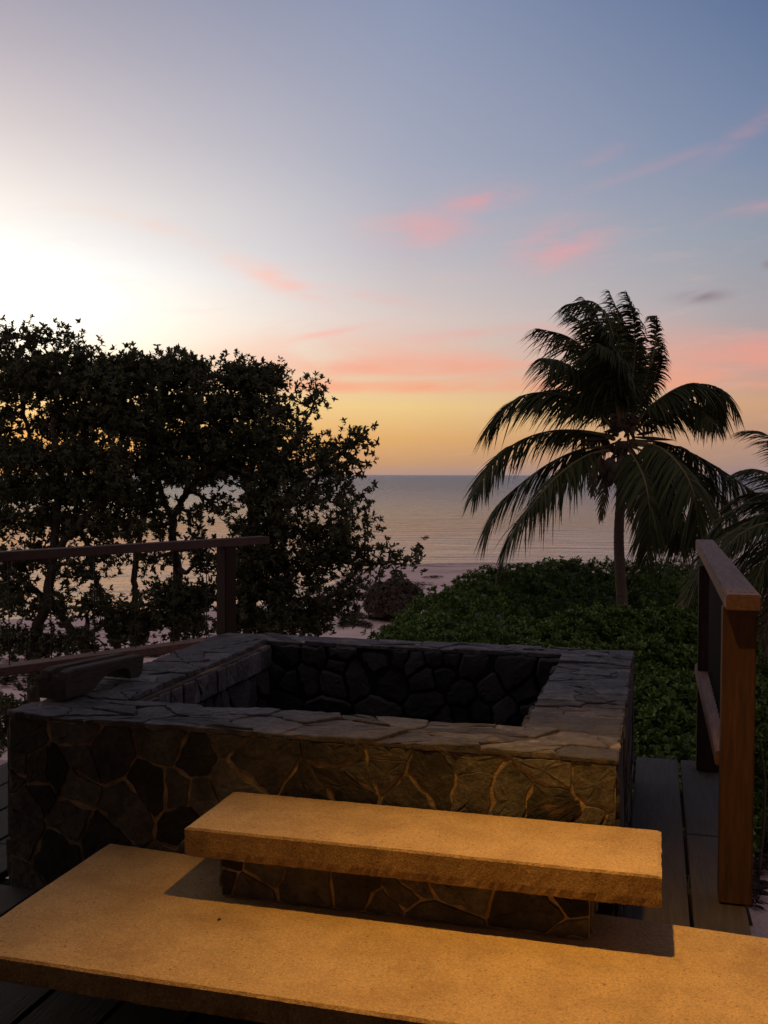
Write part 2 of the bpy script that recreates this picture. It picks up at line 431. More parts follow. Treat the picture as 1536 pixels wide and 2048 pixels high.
# ------------------------------------------------------------------ deck
TX0, TX1, TY0, TY1, TZ = -2.26, -.11, 3.128, 5.071, .635
IX0, IX1, IY0, IY1 = -1.965, -.427, 3.430, 4.886
A_L = np.array([-3.30, 4.50]); B_L = np.array([-2.49, 6.15])      # line of the left railing
dL = (B_L - A_L) / np.linalg.norm(B_L - A_L)
deck = empty('wooden_deck', (-1.0, 1.0, 0), 'dark weathered timber deck around the stone pool and its steps', 'deck')
mb = MB()
bw = .212; gapw = .014
xb = .132 - gapw / 2 - bw - .0
xs = []
x = .132 + gapw / 2
xs.append((x, .318))
x = .132 - gapw / 2
while x > -6.2:
    xs.append((x - bw, x)); x -= bw + gapw
for (x0, x1) in xs:
    xc = (x0 + x1) / 2
    if x1 > TX1 + .004: y1 = 5.48
    elif x1 > TX0 and x0 < TX1: y1 = TY0 - .006
    else:
        y1 = min(5.95, A_L[1] + (xc - A_L[0]) * dL[1] / dL[0] + .05)
    if x1 > TX1 - .004 and x0 < TX1: x0 = TX1 + .010; y1 = 5.48
    ys = -2.5
    while ys < y1 - .02:
        ye = min(y1, ys + random.uniform(2.2, 3.4)) if ys > -1 else 1.1 + random.random() * .8
        if y1 - ye < .6: ye = y1
        dz_ = random.uniform(-.002, .002)
        mb.box(x0, x1, ys + .002, ye - .002, -.032 + dz_, dz_, .003)
        ys = ye
mb.build('deck_boards', m_deck, deck)
mb = MB()
for yy in np.arange(-2.2, 5.4, .6):
    mb.box(-2.30 if yy < 3.1 else -.09, .30, yy, yy + .05, -.20, -.036, .003)
    xl = A_L[0] + (yy - A_L[1]) * dL[0] / dL[1]
    mb.box(max(xl, -6), TX0 - .02, yy + .001, yy + .051, -.20, -.036, .003)
for (px_, py_) in [(.24, 5.2), (.24, 3.4), (.24, 1.2), (-2.9, 4.6), (-3.9, 2.6), (-2.45, 5.5)]:
    mb.box(px_ - .06, px_ + .06, py_ - .06, py_ + .06, -2.3, -.201, .004)
mb.build('deck_frame', m_deck, deck)

# unseen walls and porch roof added behind and above the viewpoint to shade the steps
m_roofw = mat('dark_roof_timber', (.07, .045, .03), .8, .2, var=(.04, .028, .02), var_scale=4, bump=.4, bump_scale=14)
m_plaster = mat('house_plaster', (.16, .13, .10), .9, .1, var=(.12, .10, .08), var_scale=3, bump=.4, bump_scale=40)
unseen_house = empty('unseen_house', (-1.0, -2.6, 0), 'unseen walls with a timber porch roof, added to shade the steps', 'unseen_house')
mb = MB(); mb.box(-6.2, 4.0, -2.9, -2.6, -2.2, 3.4); mb.build('wall', m_plaster, unseen_house)
mb = MB()
for k in range(26):
    mb.box(-6.2 + k * .4, -6.2 + k * .4 + .385, -2.9, 2.62, 3.20, 3.24, .003)
for k in range(9):
    mb.box(-6.1 + k * 1.2, -6.0 + k * 1.2, -2.55, 2.55, 3.06, 3.196, .004)
mb.build('roof', m_roofw, unseen_house)
mb = MB(); mb.box(1.6, 4.0, -2.58, 2.6, -2.2, -.04); mb.box(1.9, 2.1, -2.5, 2.5, 0, 3.05); mb.build('side_wall', m_plaster, unseen_house)

# ------------------------------------------------------------------ stonework generator
def clip_poly(P, n, c):          # keep n.p <= c
    out = []
    for i in range(len(P)):
        a, b = P[i], P[(i + 1) % len(P)]
        da, db = a @ n - c, b @ n - c
        if da <= 0: out.append(a)
        if (da < 0 < db) or (db < 0 < da):
            tt = da / (da - db); out.append(a + (b - a) * tt)
    return out
def voronoi(w, h, cell, aspect=1.0, relax=1, gap=(.006, .014), edge_gap=.003, seed=1, keep=None):
    r = np.random.default_rng(seed)
    n = max(2, int(w * h / (cell * cell)))
    pts = np.c_[r.uniform(0, w, n), r.uniform(0, h, n)]
    sc = np.array([1 / aspect, 1.0])
    def cells(pts, g):
        res = []
        for i, q in enumerate(pts):
            P = [np.array(p_) for p_ in ((edge_gap, edge_gap), (w - edge_gap, edge_gap), (w - edge_gap, h - edge_gap), (edge_gap, h - edge_gap))]
            ds = np.linalg.norm((pts - q) * sc, axis=1)
            for j in np.argsort(ds)[1:26]:
                d = (pts[j] - q) * sc * sc; L = np.linalg.norm(d)
                if L < 1e-6: continue
                nn = d / L; mid = (pts[j] + q) / 2
                gg = 0 if g is None else g[0] + (g[1] - g[0]) * (((i * 7919 + j * 104729) * (1 if i < j else 1) % 97) / 97.0)
                P = clip_poly(P, nn, mid @ nn - gg / 2)
                if len(P) < 3: break
            res.append(P)
        return res
    for _ in range(relax):
        cs = cells(pts, None)
        pts = np.array([np.mean(c_, axis=0) if len(c_) >= 3 else pts[i] for i, c_ in enumerate(cs)])
    return [c_ for c_ in cells(pts, gap) if len(c_) >= 3]
def stone_prism(mb, P, O, U, Vv, Nn, h, r, bev=.006, chaikin=.18, jit=.004, tiltk=.02, dome=.0, mi=0, both=False):
    P = np.array(P); 
    e = np.roll(P, -1, 0) - P
    area = .5 * abs(np.sum(P[:, 0] * np.roll(P[:, 1], -1) - np.roll(P[:, 0], -1) * P[:, 1]))
    if area < .0006: return
    Q = []
    n = len(P)
    for i in range(n):
        a, b = P[i], P[(i + 1) % n]
        L = np.linalg.norm(b - a)
        if L < .004: continue
        c0 = min(chaikin, .45)
        p0, p1 = a + (b - a) * c0, b - (b - a) * c0
        k = max(1, int(L / .03))
        nrm = np.array([b[1] - a[1], a[0] - b[0]]) / L
        for s_ in range(k + 1):
            tt = s_ / k
            Q.append(p0 + (p1 - p0) * tt + nrm * r.normal(0, jit) * (1 if 0 < s_ < k else .4))
    Q = np.array(Q); m = len(Q)
    if m < 3: return
    cen = Q.mean(0)
    tx, ty = r.normal(0, tiltk), r.normal(0, tiltk)
    def W3(q, z): return O + U * q[0] + Vv * q[1] + Nn * z
    def inset(q, b):
        d = cen - q; L = np.linalg.norm(d); return q + d / max(L, 1e-6) * min(b, L * .4)
    hh = lambda q: h + (q - cen)[0] * tx + (q - cen)[1] * ty
    vs = [W3(q, 0) for q in Q] + [W3(q, hh(q) - bev * .8) for q in Q] + [W3(inset(q, bev), hh(q) + r.normal(0, .0006)) for q in Q]
    mid = []
    for q in Q:
        q2 = q + (cen - q) * .5; mid.append(W3(q2, hh(q2) + dome * .7 + r.normal(0, .0012)))
    vs += mid + [W3(cen, h + dome)]
    fs = []
    for L_ in range(3):
        for i in range(m):
            j = (i + 1) % m
            fs.append((L_ * m + i, L_ * m + j, (L_ + 1) * m + j, (L_ + 1) * m + i))
    for i in range(m):
        fs.append((3 * m + i, 3 * m + (i + 1) % m, 4 * m))
    # orientation: make sure it faces outward
    A2 = .5 * np.sum(Q[:, 0] * np.roll(Q[:, 1], -1) - np.roll(Q[:, 0], -1) * Q[:, 1])
    if (A2 > 0) != (np.dot(np.cross(U, Vv), Nn) > 0):
        fs = [f[::-1] for f in fs]
    mb.add(vs, fs, mi)
def stone_face(mb, O, U, Vv, Nn, w, h, cell, depth=(.008, .018), seed=1, **kw):
    O, U, Vv, Nn = [np.array(q, float) for q in (O, U, Vv, Nn)]
    r = np.random.default_rng(seed)
    pk = {k: kw.pop(k) for k in list(kw) if k in ('bev', 'chaikin', 'jit', 'tiltk', 'dome')}
    for P in voronoi(w, h, cell, seed=seed, **kw):
        stone_prism(mb, P, O, U, Vv, Nn, r.uniform(*depth), r, **pk)

# ------------------------------------------------------------------ stone pool
pool = empty('stone_plunge_pool', (-1.18, 4.1, 0), 'empty square plunge pool of brown stone walls with grey slate coping', 'plunge pool')
zc = TZ - .018                      # top of the wall core
mb = MB()
ZB, FL = -2.2, -.45
mb.box(TX0, TX1, TY0, IY0, ZB, zc); mb.box(TX0, TX1, IY1, TY1, ZB, zc)
mb.box(TX0, IX0, IY0 + .0005, IY1 - .0005, ZB, zc - .0005); mb.box(IX1, TX1, IY0 + .0005, IY1 - .0005, ZB, zc - .0005)
mb.build('wall', m_mortar, pool)
mb = MB()
X3, Y3, Z3 = (1, 0, 0), (0, 1, 0), (0, 0, 1)
stone_face(mb, (TX0, TY0, -.04), X3, Z3, (0, -1, 0), TX1 - TX0, zc + .04, .138, seed=27, relax=0, gap=(.001, .017), bev=.003, jit=.0048, chaikin=.05, tiltk=.012, depth=(.0025, .008))
mb.build('front_stone_facing', m_face, pool)
mb = MB()
stone_face(mb, (TX1, TY0, -.6), Y3, Z3, (1, 0, 0), TY1 - TY0, zc + .6, .19, seed=23, relax=1, gap=(.003, .018), bev=.006, jit=.003, chaikin=.12, tiltk=.03)
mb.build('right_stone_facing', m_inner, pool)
mb = MB()
stone_face(mb, (TX0, TY1, -.6), (0, -1, 0), Z3, (-1, 0, 0), TY1 - TY0, zc + .6, .19, seed=24, relax=1, gap=(.003, .018), bev=.006, jit=.003, chaikin=.12, tiltk=.03)
stone_face(mb, (TX1, TY1, -2.1), (-1, 0, 0), Z3, (0, 1, 0), TX1 - TX0, zc + 2.1, .22, seed=25, relax=1, gap=(.003, .018), bev=.006, jit=.003, chaikin=.12, tiltk=.03)
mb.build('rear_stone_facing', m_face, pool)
# inner lining of rounded rubble
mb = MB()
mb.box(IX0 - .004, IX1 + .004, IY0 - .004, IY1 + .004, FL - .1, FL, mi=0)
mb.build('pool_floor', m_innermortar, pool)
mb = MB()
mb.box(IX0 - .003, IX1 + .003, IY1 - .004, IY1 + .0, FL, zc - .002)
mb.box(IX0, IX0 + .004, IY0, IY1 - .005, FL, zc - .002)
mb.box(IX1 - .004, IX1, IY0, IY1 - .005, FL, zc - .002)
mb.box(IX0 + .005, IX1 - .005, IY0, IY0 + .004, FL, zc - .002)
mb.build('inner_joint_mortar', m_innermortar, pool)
mb = MB()
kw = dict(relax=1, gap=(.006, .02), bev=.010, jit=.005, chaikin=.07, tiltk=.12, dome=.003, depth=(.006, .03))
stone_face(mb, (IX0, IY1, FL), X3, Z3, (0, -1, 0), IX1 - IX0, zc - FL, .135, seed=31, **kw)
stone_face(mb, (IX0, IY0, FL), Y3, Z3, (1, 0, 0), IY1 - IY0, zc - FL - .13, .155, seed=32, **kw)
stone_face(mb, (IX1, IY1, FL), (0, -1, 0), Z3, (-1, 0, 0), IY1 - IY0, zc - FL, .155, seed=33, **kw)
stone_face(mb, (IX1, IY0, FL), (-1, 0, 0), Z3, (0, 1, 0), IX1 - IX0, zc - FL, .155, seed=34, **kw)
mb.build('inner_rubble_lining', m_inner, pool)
# proud band of upright slates under the left coping
mb = MB()
bx = .035
mb.box(IX0 + .004, IX0 + bx, IY0 + .002, IY1 - .03, zc - .115, zc - .003)
mb.build('ledge_band', m_slatebed, pool)
mb = MB()
stone_face(mb, (IX0 + bx, IY0 + .002, zc - .118), Y3, Z3, (1, 0, 0), IY1 - IY0 - .03, .112, .11, seed=36, relax=1, gap=(.003, .008), bev=.004, jit=.002, chaikin=.08, tiltk=.04, depth=(.008, .014), aspect=.8)
mb.build('ledge_slates', m_slate, pool)
# corner seat inside
mb = MB()
mb.box(-.86, IX1 - .03, 4.62, IY1 - .03, FL, .25)
mb.build('corner_seat', m_innermortar, pool)
mb = MB()
stone_face(mb, (-.86, 4.62, .25), X3, Y3, Z3, .40, .235, .15, seed=38, relax=1, gap=(.006, .012), bev=.006, depth=(.012, .02))
mb.build('corner_seat_top', m_inner, pool)
# slate coping
mb = MB()
OV = .008
kwc = dict(gap=(.001, .008), bev=.004, jit=.0045, chaikin=.06, tiltk=.022, depth=(.012, .021), edge_gap=.001)
stone_face(mb, (TX0 - OV, TY0 - OV, zc), X3, Y3, Z3, TX1 - TX0 + 2 * OV, IY0 - TY0 + OV + .006, .135, seed=41, relax=0, aspect=1.8, **kwc)
stone_face(mb, (TX0 - OV, IY1 - .006, zc), X3, Y3, Z3, TX1 - TX0 + 2 * OV, TY1 - IY1 + OV + .006, .12, seed=42, relax=0, aspect=1.8, **kwc)
stone_face(mb, (TX0 - OV, IY0 + .006, zc), X3, Y3, Z3, IX0 - TX0 + OV + .006, IY1 - IY0 - .012, .125, seed=43, relax=0, aspect=1.5, **kwc)
stone_face(mb, (IX1 - .006, IY0 + .006, zc), X3, Y3, Z3, TX1 - IX1 + OV + .006, IY1 - IY0 - .012, .12, seed=44, relax=0, aspect=2.0, **kwc)
mb.build('slate_coping', m_slate, pool)
mb = MB()
zz = zc + .0095
mb.box(TX0 - .006, TX1 + .006, TY0 - .006, IY0, zc + .001, zz); mb.box(TX0 - .006, TX1 + .006, IY1, TY1 + .006, zc + .001, zz)
mb.box(TX0 - .006, IX0, IY0 + .0005, IY1 - .0005, zc + .001, zz); mb.box(IX1, TX1 + .006, IY0 + .0005, IY1 - .0005, zc + .001, zz)
mb.build('coping_mortar_bed', m_slatebed, pool)

# ------------------------------------------------------------------ concrete steps
def rough_slab(name, x0, x1, y0, y1, z0, z1, parent, seed, step=.012, ytaper=0.0):
    """cast slab: cross-section swept along X with uneven arrises"""
    r = np.random.default_rng(seed)
    n = max(4, int((x1 - x0) / step))
    b = .006
    def prof():
        pts = []
        ky, kz = 12, 5
        for i in range(ky): pts.append((y0 + b + (y1 - y0 - 2 * b) * i / (ky - 1), z1, 0, 0))
        for i in range(kz): pts.append((y1, z1 - b - (z1 - z0 - 2 * b) * i / (kz - 1), 1, 0))
        for i in range(ky): pts.append((y1 - b - (y1 - y0 - 2 * b) * i / (ky - 1), z0, 2, 0))
        for i in range(kz): pts.append((y0, z0 + b + (z1 - z0 - 2 * b) * i / (kz - 1), 3, 0))
        return pts
    pr = prof(); m = len(pr)
    mb = MB(); vs = []
    wob = np.cumsum(r.normal(0, .0006, n + 1)); wob -= np.linspace(wob[0], wob[-1], n + 1)
    lowj = r.normal(0, .0011, n + 1) + wob * .5
    for i in range(n + 1):
        xx = x0 + (x1 - x0) * i / n
        if i == 0: xx = x0
        for j, (yy, zz_, side, _) in enumerate(pr):
            yy = y0 + (yy - y0) * (1 - ytaper * max(0.0, min(1.0, (xx - x0) / 2.2)) / (y1 - y0))
            jy = r.normal(0, .0003) if side in (1, 3) else 0
            jz = r.normal(0, .0003) if side == 0 else 0
            if side == 3:
                k = j - (len(pr) - 5)
                jy += .5 * wob[i]
                if k == 0: jz += lowj[i]; jy += abs(r.normal(0, .002))
            if side == 2 and j == len(pr) - 6: jz += lowj[i] * .6
            ins = .004 if i in (0, n) and side in (0, 2) else 0
            vs.append((xx + (r.normal(0, .0008) if i in (0, n) else 0), yy + jy, zz_ + jz - (ins if side == 0 else -ins if side == 2 else 0)))
    fs = []; mis = []
    for i in range(n):
        for j in range(m):
            k = (j + 1) % m
            fs.append((i * m + j, (i + 1) * m + j, (i + 1) * m + k, i * m + k)); 
            mis.append(0 if (j < 11) else 1)
    fs.append(tuple(range(m))); mis.append(1)
    fs.append(tuple(n * m + j for j in range(m))[::-1]); mis.append(1)
    mb.v = vs; mb.f = fs; mb.m = mis
    me = bpy.data.meshes.new(name); me.from_pydata(vs, [], fs)
    me.polygons.foreach_set('material_index', mis)
    bm = bmesh.new(); bm.from_mesh(me); bmesh.ops.recalc_face_normals(bm, faces=bm.faces[:]); bm.to_mesh(me); bm.free()
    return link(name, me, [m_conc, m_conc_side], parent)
UX0, UX1, UYF, UZ = -1.369, .026, 2.741, .4294
us = empty('concrete_step', (-.67, 2.94, .205), 'upper short yellow concrete step slab standing on a stone riser', 'step', 'concrete steps up to the pool')
rough_slab('step_slab', UX0, UX1, UYF, TY0 - .021, UZ - .088, UZ, us, 3)
RX0, RX1, RY = -1.275, -.165, 2.80
mb = MB(); mb.box(RX0, RX1, RY, TY0 - .02, .208, UZ - .090); mb.build('riser_core', m_mortar, us)
mb = MB()
stone_face(mb, (RX0, RY, .208), X3, Z3, (0, -1, 0), RX1 - RX0, UZ - .09 - .208, .10, seed=52, relax=0, gap=(.002, .014), bev=.004, jit=.004, chaikin=.05, tiltk=.012, aspect=1.2, depth=(.0025, .008))
stone_face(mb, (RX1, RY, .208), Y3, Z3, (1, 0, 0), TY0 - .02 - RY, UZ - .09 - .208, .12, seed=53, relax=0, gap=(.003, .015), bev=.005)
stone_face(mb, (RX0, TY0 - .02, .208), (0, -1, 0), Z3, (-1, 0, 0), TY0 - .02 - RY, UZ - .09 - .208, .12, seed=54, relax=0, gap=(.003, .015), bev=.005)
mb.build('riser_stones', m_face, us)
LX0, LX1, LYF, LZ = -1.843, 1.5, 2.283, .2045
ls = empty('concrete_step', (-.3, 2.7, 0), 'lower long yellow concrete step slab across the foot of the pool wall', 'step', 'concrete steps up to the pool')
rough_slab('step_slab', LX0, LX1, LYF, TY0 - .021, LZ - .070, LZ, ls, 5, ytaper=.155)
mb = MB(); mb.box(LX0 + .30, -.25, LYF + .42, TY0 - .02, .004, LZ - .072); mb.build('riser_core', m_mortar, ls)
mb = MB()
stone_face(mb, (LX0 + .30, LYF + .42, .004), X3, Z3, (0, -1, 0), 1.28, LZ - .078, .12, seed=56, relax=0, gap=(.003, .018), bev=.005)
stone_face(mb, (LX0 + .30, TY0 - .02, .004), (0, -1, 0), Z3, (-1, 0, 0), TY0 - LYF - .44, LZ - .078, .12, seed=57, relax=0, gap=(.003, .018), bev=.005)
mb.build('riser_stones', m_face, ls)
mb = MB(); mb.tube([(-1.215, 2.640, LZ), (-1.213, 2.643, LZ + .003), (-1.208, 2.647, LZ + .003)], [.003, .004, .002], 6)
tag(mb.build('pebble', m_block), 'tiny dark pebble lying on the lower step near the left shadow corner', 'pebble')

# ------------------------------------------------------------------ carved block on the pool wall
blk = empty('carved_timber_block', (-2.17, 3.6, TZ), 'dark carved timber block with a grooved top and arched underside on the pool coping', 'timber block')
prof = [(0, 0), (.02, .004), (.16, .0), (.20, .012), (.27, .045), (.36, .062), (.44, .060), (.475, .048), (.49, .010), (.56, .004), (.585, .02), (.60, .085),
        (.585, .098), (.3, .106), (.06, .112), (.012, .104), (-.004, .08), (-.006, .03)]
bm = bmesh.new()
wsec = [(-.066, 0), (-.060, 1), (-.022, 1), (-.016, 2), (.016, 2), (.022, 1), (.060, 1), (.066, 0)]
cols = []
for (wx, mode) in wsec:
    col_ = []
    for (a, z) in prof:
        zt = z
        if z > .075 and a < .59:
            if mode == 2: zt = z - .020
            if mode == 0: zt = z - .006
        if z < .075 and mode == 0: zt = z + .003
        col_.append(bm.verts.new((wx, a, zt)))
    cols.append(col_)
for a, b in zip(cols[:-1], cols[1:]):
    for i in range(len(prof)):
        j = (i + 1) % len(prof)
        bm.faces.new((a[i], a[j], b[j], b[i]))
bm.faces.new(cols[0][::-1]); bm.faces.new(cols[-1])
bmesh.ops.recalc_face_normals(bm, faces=bm.faces[:])
a0 = math.atan2(.075, .55)
bm.transform(Matrix.Scale(.80, 4, (0, 1, 0)))
bm.transform(Matrix.Translation((-2.215, 3.335, TZ + .006)) @ Matrix.Rotation(-a0, 4, 'Z'))
me = bpy.data.meshes.new('block_body'); bm.to_mesh(me); bm.free()
link('block_body', me, m_block, blk)

# ------------------------------------------------------------------ railings
def railing_wires(root, P0, P1, n, z0, z1, rad, off=0):
    for k in range(n):
        q = P0 + (P1 - P0) * k / (n - 1)
        mb = MB(); mb.tube([(q[0], q[1], z0), (q[0], q[1], z1)], rad, 6); mb.build('wire', m_wire, root)
rr_ = empty('timber_railing', (.25, 3.7, 0), 'red brown timber railing with close black wires along the right deck edge', 'railing', 'deck railings')
nearL, nearR = onz(1446, 1203, 1.075), onz(1508, 1204, 1.075)
mb = MB()
PR = np.array([.283, 3.70]); PF = np.array([.268, 5.33])
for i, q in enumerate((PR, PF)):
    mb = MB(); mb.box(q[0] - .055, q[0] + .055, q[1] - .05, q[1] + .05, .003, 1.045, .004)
    mb.build('post', m_rail if i == 0 else m_railshade, rr_)
mb = MB()
A = Vector((.288, 3.56, 1.072)); B = Vector((.270, 6.05, 1.105))
mb.beam(A, B, .112, .055, .004, w2=.098)
hr = mb.build('handrail', m_railtop, rr_)
for dx_ in (-.035, -.005, .01, .03):
    mb = MB(); mb.box(.288 + dx_ - .007, .288 + dx_ + .007, 3.632 + random.uniform(-.002, .002), 3.636, 1.0980, 1.1015); mb.build('nail', m_nail, hr)
mb = MB(); mb.tube([(.255, 5.9, 1.128), (.255, 5.9, 1.1335)], .004, 8); mb.build('nail', m_nail, hr)
mb = MB(); mb.beam((.268, 3.752, .485), (.258, 5.5, .485), .105, .055, .005); mb.build('lower_rail', m_railtop, rr_)
railing_wires(rr_, np.array([.262, 3.86]), np.array([.262, 5.2]), 17, .512, 1.052, .0055)

lr = empty('timber_railing', (-2.9, 5.2, 0), 'shade-coloured timber railing with thin upright wires along the left deck edge behind the pool', 'railing', 'deck railings')
zt_ = lambda x, y, P: None
def on_line(x, y):               # point where the sight line through a pixel meets the railing's upright plane
    r = ray(x, y); nrm = np.array([-dL[1], dL[0]])
    tt = (A_L @ nrm) / (r[:2] @ nrm)
    return r * tt + CAM
p0, p1 = on_line(-2, 1117), on_line(530, 1081)
mb = MB()
dd = p1 - p0
mb.beam(p0 - dd * .9, p1, .10, .050, .004)
mb.build('handrail', m_railshade2, lr)
q0, q1 = on_line(0, 1345), on_line(470, 1279)
dq = q1 - q0
mb = MB(); mb.beam(q0 - dq * .9, q1, .12, .045, .004); mb.build('lower_rail', m_railtop, lr)
pp = on_line(454, 1240)
mb = MB(); mb.box(-.045, .045, -.045, .045, .003, p0[2] + dd[2] * .85 - .028, .004)
ang = math.atan2(dL[1], dL[0]) - math.pi / 2
ca, sa = math.cos(ang), math.sin(ang)
mb.v = [(pp[0] + a * ca - b * sa, pp[1] + a * sa + b * ca, c) for a, b, c in mb.v]
mb.build('post', m_railshade, lr)
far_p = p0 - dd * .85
mb = MB(); mb.box(far_p[0] - .045, far_p[0] + .045, far_p[1] - .045, far_p[1] + .045, .003, far_p[2] - .03, .004); mb.build('post', m_railshade, lr)
for px_ in (20, 104, 191, 273, 349, 415):
    a = on_line(px_, 1300)
    zt1 = p0[2] + (p1[2] - p0[2]) * .4; zb1 = q0[2]
    mb = MB(); mb.tube([(a[0], a[1], zb1), (a[0], a[1], zt1)], .003, 6); mb.build('wire', m_wire, lr)

# ------------------------------------------------------------------ foliage tools
def leaves(name, P, D, Nn, L, Wd, outline, mat_, parent, curl=.15):
    """one polygon per leaf; outline: list of (t along, half width)"""
    D = unit(D); Sd = unit(np.cross(D, Nn)); Nn = np.cross(Sd, D)
    k = len(outline)
    Vv = np.empty((len(P), k, 3))
    for i, (tt, w) in enumerate(outline):
        Vv[:, i] = P + D * (L * tt)[:, None] + Sd * (Wd * w)[:, None] - Nn * (L * curl * tt * tt)[:, None] + Nn * (Wd * abs(w) * .35)[:, None]
    return np_mesh(name, Vv, k, mat_, parent)
OVAL = [(0, 0), (.28, .42), (.62, .5), (1, 0), (.62, -.5), (.28, -.42)]
OBOV = [(0, .06), (.45, .3), (.85, .5), (1, .18), (1, -.18), (.85, -.5), (.45, -.3), (0, -.06)]
def rosettes(centers, axes, nleaf, spread, r, Lr, Wr):
    n = len(centers)
    k = nleaf
    Cn = np.repeat(centers, k, 0); Ax = unit(np.repeat(axes, k, 0))
    rnd = unit(r.normal(size=Cn.shape))
    side = unit(rnd - (rnd * Ax).sum(1, keepdims=True) * Ax)
    s = r.uniform(spread[0], spread[1], len(Cn))[:, None]
    D = unit(Ax * np.cos(s) + side * np.sin(s))
    L = r.uniform(*Lr, len(Cn)); Wd = L * r.uniform(*Wr, len(Cn))
    P = Cn + Ax * r.uniform(-.02, .02, len(Cn))[:, None]
    return P, D, unit(Ax + .3 * r.normal(size=Ax.shape)), L, Wd
WIND = -np.array(right[:])       # blowing to the left of the picture

# ------------------------------------------------------------------ trees on the left
def branch(a, b, sag, r, n=7):
    a, b = np.array(a), np.array(b)
    out = []
    L = np.linalg.norm(b - a)
    off = r.normal(0, .07 * L, 3)
    off2 = r.normal(0, .03 * L, 3)
    for i in range(n):
        t_ = i / (n - 1)
        out.append(a + (b - a) * t_ + off * math.sin(math.pi * t_) + off2 * math.sin(2 * math.pi * t_) + np.array([0, 0, sag * L]) * math.sin(math.pi * t_))
    return np.array(out)
def make_tree(name, label, skel, blobs, seed, lean=0):
    """skel: list of (points [(px, py, depth)], r0, r1); blobs: (px, py, rx, ry, depth, rdepth, count)"""
    r = np.random.default_rng(seed)
    first = at(*skel[0][0][0])
    base = np.array([first[0], first[1], ground(first[0], first[1])])
    root = empty(name, tuple(base), label, 'tree', 'broad-leaved trees beyond the left railing')
    mt = MB(); nodes = []; nr = []
    for i, (pts, r0, r1) in enumerate(skel):
        W3 = [at(*q) for q in pts]
        if i == 0 or (len(pts) > 0 and pts[0][1] > 1255):
            f0 = W3[0]; W3 = [np.array([f0[0] + .05, f0[1], ground(f0[0], f0[1]) - .15])] + W3
        cp = catmull(W3, 9 * len(W3))
        cp += r.normal(0, .006, cp.shape)
        rr2 = np.linspace(r0, r1, len(cp))
        mt.tube(cp, list(rr2), 8)
        nodes.append(cp); nr.append(rr2)
    nodes = np.vstack(nodes); nr = np.concatenate(nr)
    Cc, Aa = [], []
    tw = MB()
    for (px, py, rx, ry, dep_, rd, cnt) in blobs:
        low = py > 1090 and px < 700
        if py < 745 and px < 600: py += 16
        cnt = int(cnt * (5.4 if low else 1.8 if px > 560 else 4.4 if py > 900 else 3.3)); rx *= 1.25 if low else 1.12; ry *= 1.0 if py < 780 else 1.12
        c0 = at(px, py, dep_)
        below = nodes[:, 2] < c0[2] + .15
        dist = np.linalg.norm(nodes - c0, axis=1) + np.where(below, 0, .8)
        k = int(np.argmin(dist))
        br = branch(nodes[k], c0, .05, r, 8)
        mt.tube(br, list(np.linspace(min(nr[k] * .7, .028), .008, 8)), 6)
        sub = br[3:]
        ntw = max(3, int(cnt / 7))
        ends = []
        for _ in range(ntw):
            q = unit(r.normal(size=3)) * r.uniform(.25, 1.0) ** .5
            e = at(px + q[0] * rx, py + q[1] * ry, dep_ + q[2] * rd)
            s0 = sub[r.integers(0, len(sub))]
            if r.random() < .4 and ends: s0 = ends[r.integers(0, len(ends))] * .5 + s0 * .5
            b2 = branch(s0, e, .06, r, 5)
            tw.tube(b2, list(np.linspace(.007, .0028, 5)), 4, cap=False)
            ends.append(e)
            m = max(2, int(cnt / ntw))
            for q2 in range(m):
                f = r.uniform(.35, 1.0)
                i2 = min(int(f * 4), 3); pt = b2[i2] + (b2[i2 + 1] - b2[i2]) * (f * 4 - i2)
                pt = pt + r.normal(0, .065, 3)
                ax = unit(b2[-1] - b2[0]) * .6 + np.array([0, 0, .7]) + r.normal(0, .35, 3) + WIND * -.1
                Cc.append(pt); Aa.append(ax)
    mt.add(tw.v, tw.f)
    mt.build('trunk', m_bark, root, smooth=True)
    Cc = np.array(Cc); Aa = np.array(Aa)
    P, D, Nn, L, Wd = rosettes(Cc, Aa, 12, (.2, 1.6), r, (.026, .056), (.30, .44))
    leaves('crown', P, D, Nn, L, Wd, OVAL, m_leaf, root)
    return root

